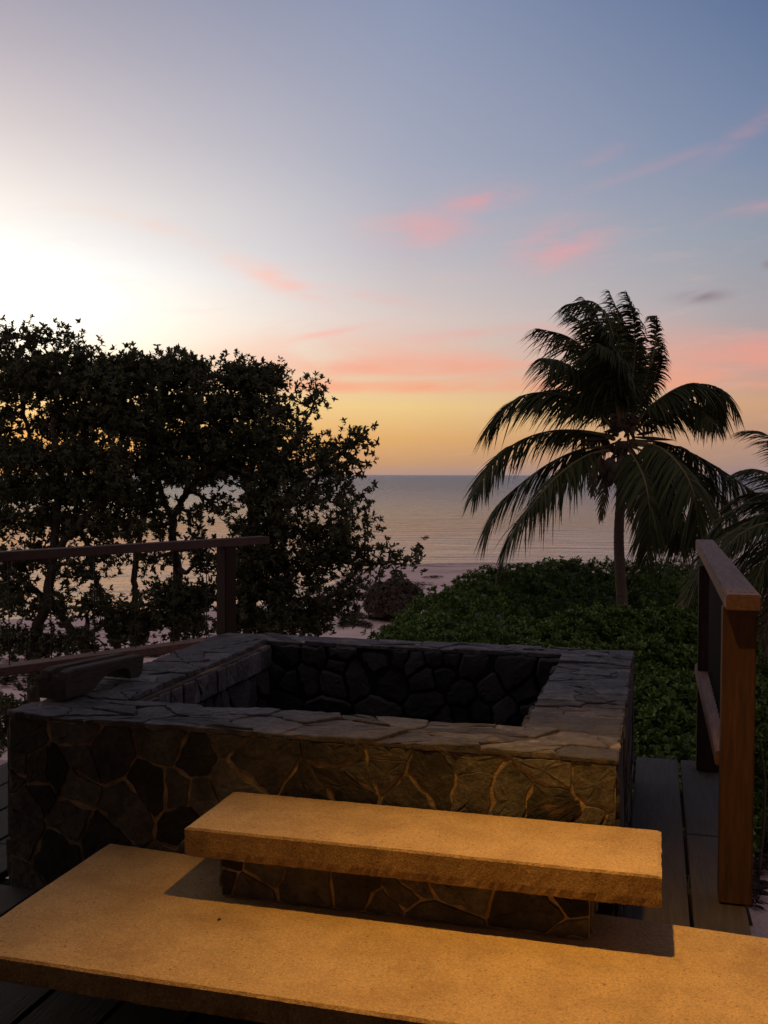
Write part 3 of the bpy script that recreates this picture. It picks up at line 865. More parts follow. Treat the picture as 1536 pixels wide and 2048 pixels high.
D1, D2, D3 = 9.0, 9.6, 9.0
skA = [([(70, 1330, D1), (95, 1200, D1), (110, 1080, D1), (118, 960, D1), (105, 850, D1)], .06, .03),
       ([(175, 1330, D1), (150, 1270, D1), (90, 1200, D1 + .2), (30, 1150, D1 + .4), (-40, 1060, D1 + .4)], .05, .02),
       ([(118, 1100, D1), (160, 1050, D1 - .2), (210, 990, D1 - .2), (240, 900, D1), (250, 800, D1)], .035, .015),
       ([(110, 960, D1), (60, 880, D1 + .3), (40, 780, D1 + .4), (30, 700, D1 + .4)], .028, .012),
       ([(240, 1330, D1 + .5), (215, 1230, D1 + .5), (185, 1140, D1 + .4), (160, 1050, D1)], .04, .02)]
blA = []
def add(bl, rows):
    for q in rows: bl.append(q)
add(blA, [(-30, 680, 40, 50, 9.3, .4, 40), (5, 660, 16, 25, 9.3, .2, 14), (60, 668, 22, 16, 9.2, .3, 22), (118, 664, 16, 14, 9.2, .3, 12), (152, 680, 20, 20, 9.1, .3, 24),
          (30, 720, 45, 30, 9.3, .5, 55), (95, 715, 45, 32, 9.2, .5, 60), (150, 730, 30, 30, 9.1, .4, 40), (207, 725, 25, 28, 9.0, .3, 40), (250, 722, 28, 26, 9.0, .3, 44), (287, 720, 18, 20, 9.0, .3, 24),
          (0, 790, 50, 40, 9.4, .6, 70), (70, 775, 55, 38, 9.3, .6, 90), (140, 785, 52, 40, 9.1, .6, 90), (210, 785, 48, 40, 9.0, .6, 90), (270, 780, 40, 38, 9.0, .5, 70),
          (20, 840, 26, 22, 9.5, .6, 22), (110, 850, 40, 35, 9.3, .6, 60), (165, 850, 48, 40, 9.1, .6, 80), (230, 850, 50, 42, 9.0, .6, 95), (285, 850, 40, 40, 9.0, .6, 70),
          (-20, 880, 40, 40, 9.4, .5, 45), (10, 925, 50, 30, 9.4, .6, 50), (80, 925, 50, 32, 9.2, .6, 75), (150, 920, 50, 36, 9.0, .6, 80), (220, 930, 50, 40, 8.9, .6, 80),
          (30, 985, 55, 32, 9.3, .6, 60), (100, 985, 50, 34, 9.1, .6, 60), (170, 990, 48, 34, 9.0, .5, 58), (235, 1000, 45, 34, 8.9, .5, 55),
          (0, 1045, 55, 30, 9.2, .5, 50), (70, 1050, 40, 28, 9.1, .5, 38), (135, 1050, 40, 28, 9.0, .5, 32), (205, 1060, 45, 26, 8.9, .5, 38), (270, 1060, 40, 24, 8.9, .5, 26),
          (20, 1130, 50, 30, 9.0, .5, 34), (85, 1120, 34, 22, 9.1, .5, 16), (150, 1140, 36, 26, 9.0, .4, 16), (215, 1130, 34, 24, 8.9, .4, 14), (10, 1200, 45, 30, 9.0, .5, 38), (60, 1220, 30, 22, 9.0, .4, 12),
          (130, 1210, 34, 26, 9.0, .4, 12), (190, 1215, 38, 26, 8.9, .4, 18), (240, 1225, 40, 30, 8.8, .4, 26), (15, 1290, 40, 30, 8.9, .4, 26), (90, 1300, 42, 26, 8.9, .4, 24), (160, 1290, 45, 22, 8.8, .4, 28),
          (60, 1360, 40, 18, 8.7, .3, 8), (10, 1430, 22, 26, 8.6, .3, 24), (-5, 1480, 20, 20, 8.5, .3, 16)])
skB = [([(352, 1330, D2), (352, 1260, D2), (356, 1150, D2), (346, 1080, D2), (348, 1035, D2), (372, 990, D2), (398, 955, D2)], .055, .03),
       ([(398, 955, D2), (440, 890, D2), (470, 820, D2), (490, 760, D2)], .03, .012),
       ([(348, 1050, D2), (320, 980, D2), (310, 900, D2), (330, 800, D2), (345, 730, D2)], .03, .012),
       ([(372, 990, D2), (390, 900, D2 - .3), (400, 820, D2 - .4), (410, 760, D2 - .4)], .025, .01),
       ([(275, 1330, D2), (270, 1210, D2), (272, 1120, D2), (285, 1040, D2), (300, 960, D2)], .04, .02)]
blB = []
add(blB, [(345, 712, 26, 14, 9.6, .3, 26), (375, 725, 30, 18, 9.5, .3, 36), (405, 730, 12, 14, 9.5, .2, 12), (325, 755, 36, 30, 9.5, .5, 60), (385, 765, 38, 30, 9.4, .5, 64),
          (455, 727, 16, 12, 9.6, .3, 18), (490, 735, 30, 18, 9.6, .3, 36), (545, 740, 22, 18, 9.7, .3, 28), (455, 765, 32, 26, 9.6, .4, 46), (510, 770, 38, 28, 9.6, .5, 60), (555, 775, 14, 14, 9.7, .3, 10),
          (330, 820, 42, 34, 9.5, .6, 85), (390, 825, 42, 34, 9.4, .6, 85), (450, 825, 40, 34, 9.6, .6, 76), (505, 825, 36, 34, 9.6, .5, 60), (550, 815, 26, 22, 9.6, .4, 22),
          (320, 890, 42, 34, 9.4, .6, 80), (380, 890, 42, 34, 9.4, .6, 80), (440, 890, 42, 34, 9.5, .6, 78), (500, 890, 38, 34, 9.5, .6, 64),
          (300, 950, 40, 30, 9.3, .6, 66), (355, 945, 40, 28, 9.3, .6, 60), (430, 945, 38, 26, 9.4, .5, 44), (480, 950, 34, 28, 9.4, .5, 44),
          (290, 1010, 40, 26, 9.2, .5, 36), (320, 1055, 30, 20, 9.2, .4, 18), (385, 1045, 24, 14, 9.2, .4, 8), (440, 1020, 22, 22, 9.3, .4, 14),
          (300, 1125, 34, 20, 9.1, .4, 12), (400, 1100, 26, 22, 9.2, .4, 14), (430, 1130, 20, 26, 9.2, .3, 16), (330, 1200, 46, 30, 9.1, .4, 34), (400, 1200, 44, 32, 9.2, .4, 48), (300, 1245, 46, 24, 9.0, .4, 32), (370, 1255, 50, 20, 9.0, .4, 44),
          (250, 1280, 40, 16, 8.9, .4, 22)])
skC = [([(500, 1330, D3), (495, 1250, D3), (492, 1170, D3), (500, 1090, D3), (520, 1010, D3), (560, 930, D3), (600, 860, D3), (635, 790, D3)], .05, .01),
       ([(500, 1090, D3), (540, 1040, D3 - .2), (600, 980, D3 - .2), (660, 930, D3 - .1), (725, 870, D3)], .03, .007),
       ([(495, 1210, D3), (560, 1170, D3 - .2), (640, 1120, D3 - .2), (720, 1130, D3 - .2), (800, 1120, D3 - .2), (845, 1108, D3 - .2)], .03, .005),
       ([(600, 1240, D3), (640, 1200, D3), (700, 1180, D3)], .02, .008),
       ([(500, 1050, D3), (500, 960, D3 + .2), (520, 870, D3 + .3), (560, 800, D3 + .3)], .028, .01),
       ([(560, 1170, D3 - .2), (620, 1080, D3 - .1), (690, 1020, D3), (735, 975, D3)], .018, .004)]
blC = []
add(blC, [(632, 780, 12, 16, 9.0, .2, 16), (620, 800, 18, 14, 9.0, .2, 16), (585, 800, 14, 14, 9.1, .2, 9), (570, 840, 28, 24, 9.2, .4, 38), (608, 850, 20, 12, 9.1, .3, 14), (545, 880, 34, 28, 9.2, .5, 54), (600, 890, 34, 24, 9.1, .4, 46),
          (725, 870, 14, 14, 8.9, .2, 14), (705, 885, 18, 14, 8.9, .2, 16), (680, 905, 24, 18, 8.9, .3, 26), (735, 925, 16, 8, 8.9, .2, 7), (640, 910, 28, 22, 9.0, .4, 38), (700, 930, 20, 14, 8.9, .3, 16),
          (540, 945, 38, 30, 9.1, .5, 66), (600, 950, 38, 30, 9.0, .5, 70), (655, 955, 34, 26, 8.9, .4, 50), (690, 975, 18, 16, 8.9, .3, 14),
          (520, 1005, 34, 28, 9.0, .5, 50), (575, 1010, 38, 28, 8.9, .5, 66), (635, 1010, 38, 28, 8.8, .5, 66), (685, 1020, 28, 22, 8.8, .4, 36), (735, 978, 8, 8, 8.9, .1, 4), (733, 1000, 10, 10, 8.9, .1, 7),
          (500, 1065, 30, 22, 9.0, .4, 30), (555, 1065, 36, 24, 8.9, .4, 46), (620, 1065, 42, 26, 8.8, .4, 62), (685, 1065, 36, 26, 8.8, .4, 52), (730, 1060, 20, 16, 8.8, .3, 16),
          (510, 1120, 36, 26, 8.9, .4, 50), (560, 1130, 30, 24, 8.9, .4, 34), (620, 1115, 26, 18, 8.8, .3, 22), (680, 1110, 38, 22, 8.8, .3, 36), (730, 1110, 26, 18, 8.8, .3, 20), (780, 1105, 20, 9, 8.8, .2, 10), (830, 1110, 20, 8, 8.8, .2, 11), (795, 1130, 26, 12, 8.8, .2, 12), (760, 1150, 26, 14, 8.8, .2, 12),
          (500, 1180, 40, 28, 8.9, .4, 54), (560, 1190, 36, 26, 8.9, .4, 40), (620, 1165, 20, 16, 8.9, .3, 9), (700, 1150, 30, 14, 8.8, .3, 14), (640, 1215, 34, 20, 8.8, .3, 26), (690, 1190, 34, 16, 8.8, .3, 18), (700, 1235, 30, 14, 8.8, .3, 18),
          (490, 1240, 44, 26, 8.8, .4, 52), (560, 1245, 44, 22, 8.8, .4, 50), (630, 1250, 40, 14, 8.8, .3, 30)])
make_tree('broadleaf_tree', 'leftmost dark leafy tree cut by the left frame edge', skA, blA, 61)
make_tree('broadleaf_tree', 'middle leafy tree with a curved trunk seen above the left handrail', skB, blB, 62)
make_tree('broadleaf_tree', 'spreading leafy tree reaching thin low branches out over the beach', skC, blC, 63)

# ------------------------------------------------------------------ shrubs
def make_shrub(name, label, lobes, seed, leafmat, L=(.065, .095), count=1600, nleaf=10, group='beach shrubs'):
    """lobes: (px, py_top, rx m, ry m(depth), height above ground, depth)"""
    r = np.random.default_rng(seed)
    ells = []
    for (px, py, rx, ry, rz, dep_) in lobes:
        top = at(px, py, dep_)
        ells.append((np.array([top[0], top[1], top[2] - rz]), np.array([rx, ry, rz])))
    c0 = np.mean([e[0] for e in ells], axis=0)
    gz = ground(c0[0], c0[1])
    root = empty(name, (c0[0], c0[1], gz), label, 'shrub', group)
    area = np.array([e[1][0] * e[1][1] + e[1][0] * e[1][2] for e in ells]); area = area / area.sum()
    Cn, Ax = [], []
    for (c_, s_), a_ in zip(ells, area):
        n = int(count * a_)
        u = unit(r.normal(size=(n * 3, 3))); u = u[u[:, 2] > -.35][:n]
        # clumps: bumpy radius
        bump = 1 + .12 * np.sin(u[:, 0] * 9 + c_[0] * 3) * np.sin(u[:, 1] * 8 + c_[1]) + .06 * np.sin(u[:, 2] * 17 + u[:, 0] * 13)
        rad = bump * r.uniform(.84, 1.03, len(u))
        Pp = c_ + u * s_ * rad[:, None]
        keep = np.ones(len(Pp), bool)
        for (c2, s2) in ells:
            if c2 is c_: continue
            keep &= ((((Pp - c2) / s2) ** 2).sum(1) > .72)
        keep &= Pp[:, 2] > gz - .05
        Cn.append(Pp[keep]); Ax.append((unit(u / s_) * .9 + np.array([0, 0, .30]))[keep] + r.normal(0, .14, (keep.sum(), 3)))
    Cn = np.vstack(Cn); Ax = np.vstack(Ax)
    P, D, Nn, Lq, Wd = rosettes(Cn, Ax, nleaf, (.3, 1.2), r, L, (.38, .50))
    leaves('foliage', P, D, Nn, Lq, Wd, OBOV, leafmat, root, curl=.25)
    st = MB()
    for (c_, s_) in ells:
        for _ in range(12):
            q = unit(r.normal(size=3)); q[2] = abs(q[2])
            e = c_ + q * s_ * .9
            b = np.array([c_[0] + r.normal(0, .15), c_[1] + r.normal(0, .15), ground(c_[0], c_[1]) - .05])
            st.tube(branch(b, e, .1, r, 6), list(np.linspace(.016, .005, 6)), 5, cap=False)
    st.build('stems', m_stem, root, smooth=True)
    # solid heart of packed leaves so that no daylight shows through
    hb = MB()
    for (c_, s_) in ells:
        bm = bmesh.new(); bmesh.ops.create_icosphere(bm, subdivisions=3, radius=1)
        for v in bm.verts:
            k = .74 + .08 * math.sin(v.co.x * 9 + c_[0]) * math.sin(v.co.y * 8) + .04 * math.sin(v.co.z * 15)
            v.co = Vector((c_[0] + v.co.x * s_[0] * k, c_[1] + v.co.y * s_[1] * k, max(c_[2] + v.co.z * s_[2] * k, gz - .1)))
        bm.verts.index_update(); hb.add([v.co for v in bm.verts], [[v.index for v in f.verts] for f in bm.faces]); bm.free()
    hb.build('leaf_mass', leafmat, root, smooth=True)
    return root
far_l = []
rq = np.random.default_rng(5)
for (px, py, d_) in [(850, 1232, 13.5), (800, 1262, 12.5), (880, 1190, 15), (935, 1168, 16), (990, 1138, 17.5), (1050, 1134, 18), (1110, 1124, 18.5), (1170, 1122, 19), (1230, 1124, 19),
                     (1290, 1124, 19), (1350, 1122, 19), (1410, 1128, 19), (900, 1240, 12.8), (970, 1205, 14.5), (1030, 1190, 16.2), (1110, 1172, 17.2), (1200, 1168, 17.4), (1300, 1168, 17.4), (1370, 1165, 17.4),
                     (980, 1265, 12.2), (1050, 1240, 13), (900, 1275, 11.8), (830, 1278, 11.8)]:
    far_l.append((px + rq.uniform(-12, 12), py + rq.uniform(-4, 4), rq.uniform(.6, .85), rq.uniform(.6, .95), rq.uniform(.6, .8), d_))
far_l = [q for q in far_l]
make_shrub('beach_shrub', 'broad dark green shrub mound around the palm trunk next to the beach', far_l, 71, m_bush, L=(.050, .078), count=17000, nleaf=9)
near_l = []
for (px, py, d_) in [(1100, 1252, 9.8), (1150, 1226, 10.2), (1205, 1216, 10.5), (1260, 1224, 10.5), (1315, 1216, 10.5), (1375, 1224, 10.5), (1430, 1220, 10.5), (1100, 1290, 9), (1300, 1285, 8.8), (1370, 1300, 8.8), (1330, 1350, 8.0), (1395, 1380, 7.8), (1310, 1420, 7.3), (1370, 1440, 7.2),
                     (1290, 1480, 6.9), (1345, 1500, 6.7), (1405, 1500, 6.8), (1220, 1300, 8.9), (1160, 1300, 8.9), (1440, 1330, 8.8), (1260, 1380, 7.8)]:
    near_l.append((px + rq.uniform(-8, 8), py + rq.uniform(-4, 4), rq.uniform(.30, .40), rq.uniform(.35, .5), rq.uniform(.42, .58), d_))
make_shrub('beach_shrub', 'brighter green shrub mound just behind the right end of the pool', near_l, 72, m_bush, L=(.044, .066), count=15000, nleaf=9)
rt = [(1560, 1290, .6, .7, .8, 12), (1500, 1310, .45, .6, .7, 11.5), (1530, 1400, .5, .6, .6, 10.6), (1590, 1430, .5, .6, .6, 10.2), (1520, 1490, .42, .5, .5, 10), (1580, 1530, .45, .5, .5, 9.6), (1640, 1350, .6, .7, .8, 11.5)]
make_shrub('beach_shrub', 'dark shrub seen to the right of the near railing post above bare sand', rt, 73, m_bush, L=(.045, .07), count=4500, nleaf=9)
dry = [(795, 1158, .50, .6, .62, 26), (762, 1170, .38, .5, .5, 25.6), (822, 1174, .34, .5, .42, 26.2), (790, 1190, .38, .4, .3, 25.4)]
make_shrub('dry_shrub', 'low brownish dry shrub mound alone on the open sand', dry, 74, m_bushb, L=(.05, .09), count=2600, nleaf=8)

# dried seaweed left in lines along the beach
m_weed = mat('dried_seaweed', (.060, .038, .030), .9, .1, rand_island=.5)
rw = np.random.default_rng(91)
cs = []
for (x0_, x1_, yy_, amp, n_) in [(600, 1010, 1156, 5, 300), (640, 960, 1166, 6, 260), (850, 1000, 1143, 2, 120), (560, 800, 1222, 6, 420), (660, 800, 1240, 8, 400), (120, 420, 1300, 8, 200), (0, 300, 1345, 12, 260), (1500, 1540, 1640, 40, 90), (1500, 1540, 1720, 60, 110)]:
    ph = rw.uniform(0, 6)
    for _ in range(n_):
        u_ = rw.uniform(0, 1); x_ = x0_ + (x1_ - x0_) * u_
        if math.sin(u_ * 23 + ph) + math.sin(u_ * 9 + ph * 2) + rw.normal(0, .5) < .1: continue
        q = onz(x_, yy_ + amp * math.sin(u_ * 7 + ph) + rw.normal(0, amp * .35), SEA + .38)
        if shore_dist(q[:1], q[1:2])[0] < .4: continue
        cs.append((q[0], q[1], ground(q[0], q[1]) + .03))
cs = np.array(cs)
P, D, Nn, Lq, Wd = rosettes(cs, np.tile([0, 0, 1.0], (len(cs), 1)), 9, (1.1, 1.6), rw, (.06, .17), (.12, .3))
tag(leaves('dried_seaweed', P, D, Nn, Lq, Wd, OVAL, m_weed, None, curl=.1), 'dark dried seaweed scattered in lines on the beach', 'seaweed', kind='stuff')

# ------------------------------------------------------------------ coconut palms
def ribbons(name, S0, D0, B, L, Wd, side, mat_, parent, nseg=4):
    """drooping leaflets as narrow folded strips"""
    n = len(S0)
    pts = []
    for i in range(nseg + 1):
        t_ = i / nseg
        pts.append(S0 + D0 * (L * t_)[:, None] + B * (L * t_ * t_)[:, None])
    wprof = np.array([.55, 1.0, .9, .6, .06])[:nseg + 1]
    Vs = np.empty((n, nseg, 4, 3))
    for i in range(nseg):
        Vs[:, i, 0] = pts[i] - side * (Wd * wprof[i] / 2)[:, None]
        Vs[:, i, 1] = pts[i] + side * (Wd * wprof[i] / 2)[:, None]
        Vs[:, i, 2] = pts[i + 1] + side * (Wd * wprof[i + 1] / 2)[:, None]
        Vs[:, i, 3] = pts[i + 1] - side * (Wd * wprof[i + 1] / 2)[:, None]
    # share vertices along a strip so that every leaflet is one island
    me = bpy.data.meshes.new(name)
    vv = np.empty((n, nseg + 1, 2, 3))
    for i in range(nseg + 1):
        vv[:, i, 0] = pts[i] - side * (Wd * wprof[i] / 2)[:, None]; vv[:, i, 1] = pts[i] + side * (Wd * wprof[i] / 2)[:, None]
    k = (nseg + 1) * 2
    base = (np.arange(n) * k)[:, None, None]
    q = np.array([[2 * i, 2 * i + 1, 2 * i + 3, 2 * i + 2] for i in range(nseg)])[None]
    F = (base + q).reshape(-1)
    me.vertices.add(n * k); me.vertices.foreach_set('co', vv.astype(np.float32).ravel())
    me.loops.add(len(F)); me.loops.foreach_set('vertex_index', F.astype(np.int32))
    me.polygons.add(n * nseg)
    me.polygons.foreach_set('loop_start', np.arange(0, len(F), 4, dtype=np.int32)); me.polygons.foreach_set('loop_total', np.full(n * nseg, 4, dtype=np.int32))
    me.update(calc_edges=True)
    return me
def frond(parent, pts, r, maxlen=.5, wind=.5, start=.16, old=False, width=.024, n=74, grav=.75, sidek=.75):
    cp = catmull(pts, 60)
    seg = np.linalg.norm(np.diff(cp, axis=0), axis=1); s = np.r_[0, np.cumsum(seg)]; tot = s[-1]
    u = np.linspace(start, 1.0, n)
    idx_ = np.interp(u * tot, s, np.arange(60))
    i0 = np.clip(idx_.astype(int), 0, 58); f = (idx_ - i0)[:, None]
    Pq = cp[i0] * (1 - f) + cp[i0 + 1] * f
    T = unit(cp[i0 + 1] - cp[i0])
    upv = np.array([0, 0, 1.0])
    side = np.cross(T, upv); ln = np.linalg.norm(side, axis=1, keepdims=True)
    toc = np.array(right[:]); 
    side = np.where(ln > .25, side / (ln + 1e-9), unit(side + .6 * np.cross(T, np.array([0.3, 1, 0]))))
    me_all = []
    prof_ = np.interp(u, [start, start + .08, .4, .75, .93, 1.0], [.55, .85, 1.0, .82, .55, .35])
    S0, D0, B, Ls, Ws, Sd = [], [], [], [], [], []
    for sg in (-1, 1):
        L = maxlen * prof_ * r.uniform(.72, 1.14, n) * np.where(r.random(n) < .05, .45, 1)
        fw = np.interp(u, [0, .7, 1], [.45, .75, 1.6])[:, None]
        d = unit(side * sg * sidek + T * fw + np.array([0, 0, -.15]) + WIND * wind * .5 + r.normal(0, .12, (n, 3)))
        b = np.array([0, 0, -1.0]) * grav * r.uniform(.7, 1.2, (n, 1)) + WIND * wind * r.uniform(.6, 1.2, (n, 1))
        b = b * .7
        S0.append(Pq + r.normal(0, .003, Pq.shape)); D0.append(d * .8); B.append(b); Ls.append(L); Ws.append(width * r.uniform(.8, 1.15, n) * np.interp(u, [0, .85, 1], [1, .85, .5]))
        sdv = unit(np.cross(d, np.cross(side * sg, T)) + r.normal(0, .35, (n, 3))); Sd.append(sdv)
    me = ribbons('frond', *[np.concatenate(q) for q in (S0, D0, B, Ls, Ws, Sd)], None, None)
    # rachis goes into the same mesh
    mb = MB(); mb.tube(cp[::3], list(np.interp(np.linspace(0, 1, len(cp[::3])), [0, .12, 1], [.038, .020, .003])), 5)
    bm = bmesh.new(); bm.from_mesh(me)
    for p_ in bm.faces: p_.material_index = 0
    vs = [bm.verts.new(v) for v in mb.v]
    for f_ in mb.f:
        try:
            nf = bm.faces.new([vs[i] for i in f_]); nf.material_index = 1
        except ValueError: pass
    bm.to_mesh(me); bm.free()
    return link('frond', me, [m_frondold if old else m_frond, m_rachis], parent)
def zpt(q, D):        # keypoints taken from the enlarged crop of the palm
    return (900 + q[0] / 2.415, 540 + q[1] / 2.415, D)
PD = 16.0
def kp(pts, d0=PD, tip=0.0, mid=0.0):
    out = []; n = len(pts)
    for i, q in enumerate(pts):
        t_ = i / (n - 1)
        out.append(at(*zpt(q, d0 + tip * t_ ** 1.3 + mid * math.sin(math.pi * t_))))
    return out
tb = at(1244, 1215, PD)
gz = ground(tb[0], tb[1])
palm = empty('coconut_palm', (tb[0], tb[1], gz), 'tall coconut palm with wind-blown fronds standing in the shrubs', 'palm tree', 'coconut palms')
rp = np.random.default_rng(81)
tp = catmull([(tb[0] + .03, tb[1], gz - .2), at(1246, 1230, PD), at(1240, 1130, PD), at(1238, 1060, PD), at(1243, 960, PD), at(1243, 880, PD)], 90)
rad = [np.interp(i, [0, 20, 60, 80, 89], [.12, .088, .075, .08, .10]) * (1 + .045 * ((i % 3) == 0)) for i in range(90)]
mb = MB(); mb.tube(tp, rad, 16); mb.build('trunk', m_ptrunk, palm, smooth=False)
frs = [([(818, 760), (812, 600), (800, 420), (765, 250), (690, 150), (560, 160)], .5, -.5, .55, .55), ([(826, 760), (836, 560), (835, 380), (812, 220), (765, 100)], 1.0, .3, .5, .6),
       ([(840, 760), (872, 560), (890, 380), (880, 220), (842, 100)], -.6, .3, .45, .45), ([(850, 760), (915, 600), (965, 450), (990, 330), (985, 225), (960, 215)], .4, .5, .30, .2),
       ([(855, 750), (925, 640), (975, 540), (1005, 440), (1020, 350)], -.6, .2, .30, .2),
       ([(808, 760), (760, 560), (680, 420), (570, 320), (420, 278)], .5, -.4, .6, .45), ([(812, 760), (775, 540), (710, 380), (640, 260), (580, 210)], 1.0, .5, .55, .5),
       ([(815, 760), (790, 560), (740, 330), (690, 200), (640, 130)], -.7, -.3, .5, .5), ([(806, 770), (740, 640), (640, 520), (540, 440), (440, 420)], -.9, .3, .55, .4),
       ([(800, 780), (700, 670), (560, 605), (400, 590), (270, 650), (175, 770)], .3, -.3, .52, .3), ([(798, 775), (690, 640), (560, 580), (440, 585), (350, 640)], 1.2, .4, .5, .3),
       ([(790, 800), (640, 772), (480, 775), (330, 825), (210, 920), (110, 1090)], -.4, .4, .45, .25), ([(790, 810), (680, 785), (570, 775), (470, 800)], 1.3, .4, .35, .2),
       ([(780, 850), (640, 860), (480, 930), (330, 1040), (220, 1150), (165, 1290)], .6, .3, .5, .2), ([(790, 860), (660, 890), (520, 990), (400, 1130), (300, 1270), (245, 1425)], -1.0, -.5, .48, .15),
       ([(790, 850), (700, 860), (600, 920), (500, 1020), (430, 1130)], 1.3, .3, .45, .2),
       ([(870, 770), (960, 660), (1080, 570), (1190, 540), (1270, 600), (1290, 740)], .2, -.4, .40, -.1), ([(868, 770), (980, 640), (1110, 560), (1240, 545), (1330, 590), (1385, 680)], .9, .3, .42, -.15),
       ([(870, 780), (980, 710), (1100, 670), (1200, 670), (1265, 730)], -.6, .3, .38, -.05), ([(860, 770), (940, 690), (1040, 640), (1140, 620), (1230, 660)], 1.3, .4, .38, .0),
       ([(880, 820), (1010, 825), (1150, 870), (1290, 945), (1420, 1030), (1545, 1110)], .5, .3, .52, .1), ([(870, 820), (1010, 850), (1110, 940), (1170, 1050), (1195, 1180), (1200, 1310)], -1.5, -.9, .5, .1),
       ([(870, 830), (1000, 860), (1140, 930), (1260, 1030), (1350, 1140), (1400, 1240)], 1.2, .4, .5, .1), ([(850, 850), (900, 920), (945, 1030), (965, 1180), (950, 1390)], -1.4, -.8, .42, .1),
       ([(865, 840), (960, 890), (1040, 1000), (1090, 1150), (1110, 1330)], -.4, -.6, .46, .1), ([(860, 850), (930, 930), (1000, 1080), (1040, 1220), (1050, 1300)], .9, -.2, .42, .1),
       ([(870, 830), (1050, 870), (1200, 990), (1270, 1110), (1310, 1230)], .2, .2, .46, .1)]
frs += [([(822, 760), (800, 560), (775, 400), (735, 280), (665, 230)], -.9, -.2, .5, .5), ([(835, 760), (855, 580), (860, 430), (845, 300), (810, 200)], 1.2, .2, .5, .4),
        ([(830, 770), (830, 620), (815, 500), (780, 400), (715, 350)], -1.2, 0, .5, .4), ([(845, 770), (885, 650), (915, 540), (925, 430), (915, 330)], .9, .2, .42, .3), ([(815, 775), (760, 640), (680, 540), (590, 480), (500, 500)], 1.2, .2, .5, .4)]
for (pts, tip, mid, ml, wd) in frs:
    top_ = pts[-1][1] < 500 and pts[-1][0] < 1030
    frond(palm, kp(pts, PD, tip, mid), rp, maxlen=ml * (1.35 if top_ else 1.5), wind=wd * (.6 if top_ else .8), width=.040, n=112, grav=.9 if top_ else 1.0, sidek=.85)
for (pts, tip) in [([(800, 870), (760, 950), (740, 1060), (730, 1200)], -.3), ([(845, 880), (870, 980), (880, 1080), (870, 1200)], -.4), ([(790, 850), (720, 900), (690, 990), (690, 1080)], -.3)]:
    f_ = frond(palm, kp(pts, PD, tip), rp, maxlen=.22, wind=.05, old=True, width=.03, n=34, start=.3)
    f_['label'] = 'short dead hanging frond'
# fibre sheaths and bracts round the heart of the crown
mb = MB()
for k in range(40):
    a = rp.uniform(0, 2 * math.pi)
    c = at(*zpt((830, 830), PD))
    s0 = c + np.array([math.cos(a) * .07, math.sin(a) * .07, rp.uniform(-.3, .45)])
    e = s0 + np.array([math.cos(a) * rp.uniform(.15, .45), math.sin(a) * rp.uniform(.1, .3), rp.uniform(-.5, .25)])
    mb.tube(branch(s0, e, .12, rp, 6), [.014, .022, .026, .022, .012, .003], 5)
mb.build('dead_sheaths', m_fibre, palm, smooth=True)
mb = MB()
for (sx, sy, ex, ey, dd_) in [(815, 860, 845, 990, -.35), (790, 880, 735, 1000, -.3), (770, 900, 690, 1070, -.2), (880, 800, 1090, 815, -.1), (760, 810, 620, 815, -.1), (900, 790, 1000, 770, .1), (700, 830, 625, 845, -.3)]:
    a = at(*zpt((sx, sy), PD + dd_ * .4)); b = at(*zpt((ex, ey), PD + dd_))
    mb.tube([a + (b - a) * t_ for t_ in (0, .25, .5, .75, 1)], [.010, .028, .034, .022, .002], 6)
mb.build('spathe', m_fibre, palm, smooth=True)
for (sx, sy, dd_) in [(770, 935, -.25), (800, 955, -.3), (745, 965, -.15), (785, 990, -.25), (830, 925, -.3), (855, 955, -.2), (725, 935, .05), (815, 1005, -.18), (760, 1010, -.1)]:
    c = at(*zpt((sx, sy), PD + dd_))
    bm = bmesh.new(); bmesh.ops.create_icosphere(bm, subdivisions=3, radius=.095)
    for v in bm.verts:
        v.co.z *= 1.2; v.co.x *= 1 + .06 * math.cos(3 * math.atan2(v.co.y, v.co.x)); v.co += Vector(c)
    me = bpy.data.meshes.new('coconut'); bm.to_mesh(me); bm.free()
    link('coconut', me, m_husk, palm, smooth=True)

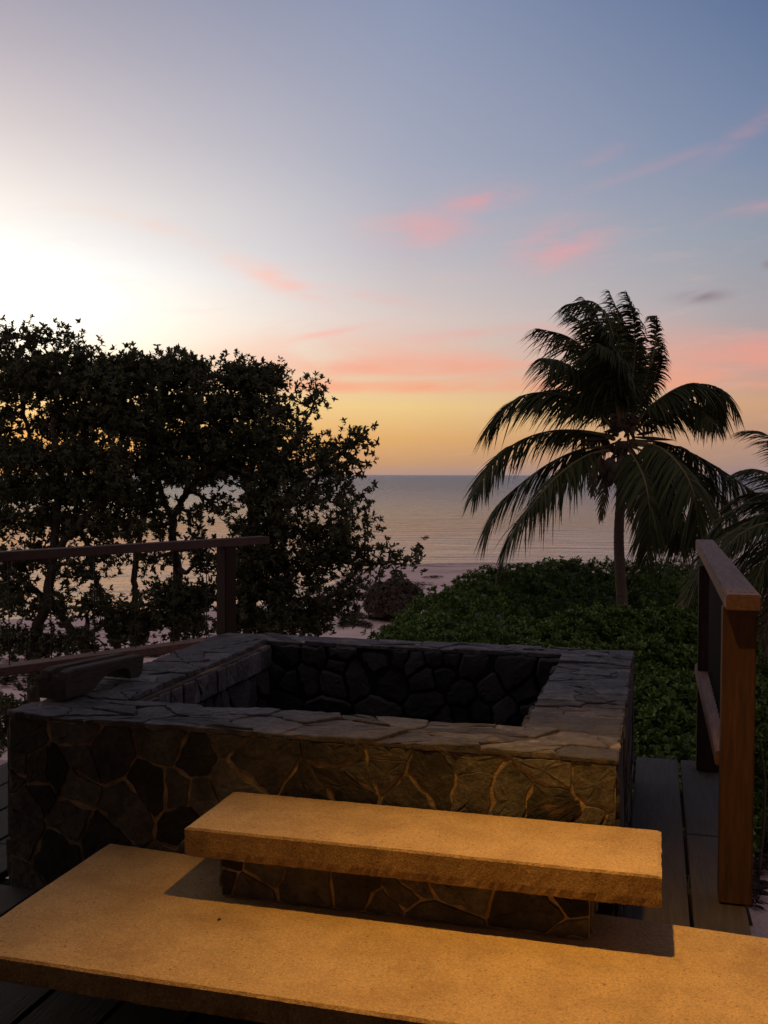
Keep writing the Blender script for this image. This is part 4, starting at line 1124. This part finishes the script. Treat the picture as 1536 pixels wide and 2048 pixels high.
# second palm: crown just outside the right edge, fronds reaching in
P2 = 11.5
c2 = (1655, 1050)
b2_ = at(1680, 1400, P2); g2 = ground(b2_[0], b2_[1])
palm2 = empty('coconut_palm', (b2_[0], b2_[1], g2), 'low young coconut palm at the right edge drooping over the railing', 'palm tree', 'coconut palms')
rp2 = np.random.default_rng(83)
mb = MB(); tp = catmull([(b2_[0], b2_[1], g2 - .2), at(1675, 1300, P2), at(1660, 1180, P2), at(1655, 1060, P2)], 50)
mb.tube(tp, [np.interp(i, [0, 12, 49], [.15, .11, .09]) * (1 + .045 * (i % 3 == 0)) for i in range(50)], 14); mb.build('trunk', m_ptrunk, palm2)
def kp2(pts, tip):
    n = len(pts); return [at(x_, y_, P2 + tip * (i / (n - 1))) for i, (x_, y_) in enumerate(pts)]
fr2 = [([c2, (1610, 960), (1565, 895), (1525, 862), (1488, 858)], .3, .40, 0), ([c2, (1600, 990), (1550, 950), (1510, 935), (1480, 938)], -.3, .42, 0), ([c2, (1590, 1010), (1520, 1000), (1460, 1020), (1415, 1075)], .4, .42, 0),
       ([c2, (1580, 1030), (1500, 1040), (1430, 1090), (1375, 1180)], -.3, .42, 0), ([c2, (1590, 1050), (1520, 1080), (1450, 1150), (1405, 1240)], .5, .40, 0), ([c2, (1600, 1070), (1540, 1120), (1490, 1200), (1455, 1300)], -.4, .38, 0),
       ([c2, (1580, 1025), (1510, 1030), (1440, 1060), (1400, 1110)], .9, .42, 0), ([c2, (1610, 1060), (1560, 1110), (1520, 1180), (1500, 1270)], .6, .40, 0), ([c2, (1590, 1040), (1500, 1070), (1420, 1130), (1362, 1215), (1335, 1290)], -.1, .28, 1),
       ([c2, (1600, 1090), (1560, 1170), (1530, 1260), (1490, 1370)], -.5, .30, 1), ([c2, (1700, 940), (1760, 900), (1850, 930)], 0, .4, 0), ([c2, (1720, 1000), (1800, 1010), (1880, 1090)], .3, .4, 0), ([c2, (1660, 930), (1650, 850), (1600, 790)], .3, .4, 0), ([c2, (1610, 1080), (1565, 1150), (1540, 1220), (1525, 1320)], .2, .4, 0)]
fr2 += [([c2, (1600, 1010), (1545, 985), (1495, 985), (1450, 1010)], .7, .4, 0), ([c2, (1600, 1040), (1540, 1040), (1480, 1065), (1425, 1120)], -.8, .4, 0), ([c2, (1605, 1060), (1550, 1085), (1490, 1130), (1440, 1200)], .9, .4, 0),
        ([c2, (1610, 1050), (1570, 1070), (1530, 1120), (1500, 1190)], -.9, .4, 0), ([c2, (1600, 1030), (1550, 1020), (1500, 1040), (1465, 1090)], -.2, .4, 0), ([c2, (1605, 1070), (1560, 1120), (1515, 1150), (1470, 1230)], .1, .4, 0)]
for pts, tip, ml, old in fr2:
    f_ = frond(palm2, kp2(pts, tip), rp2, maxlen=ml * 1.35, wind=.25, old=bool(old), width=.020, n=110, grav=.55, start=.2)
    if old: f_['label'] = 'yellowing drooping frond'

# ------------------------------------------------------------------ the warm porch lamp above the steps
ld = bpy.data.lights.new('porch_lamp', 'SPOT')
ld.energy = 310
ld.color = (1.0, .52, .12)
ld.shadow_soft_size = .035
ld.spot_size = R(108)
ld.spot_blend = 1.0
lo = bpy.data.objects.new('porch_lamp', ld); C.objects.link(lo)
lo.location = (-.38, 2.42, 2.9)
aim = Vector((.32, 1.72, .2)) - Vector(lo.location)
lo.rotation_euler = aim.to_track_quat('-Z', 'Y').to_euler()
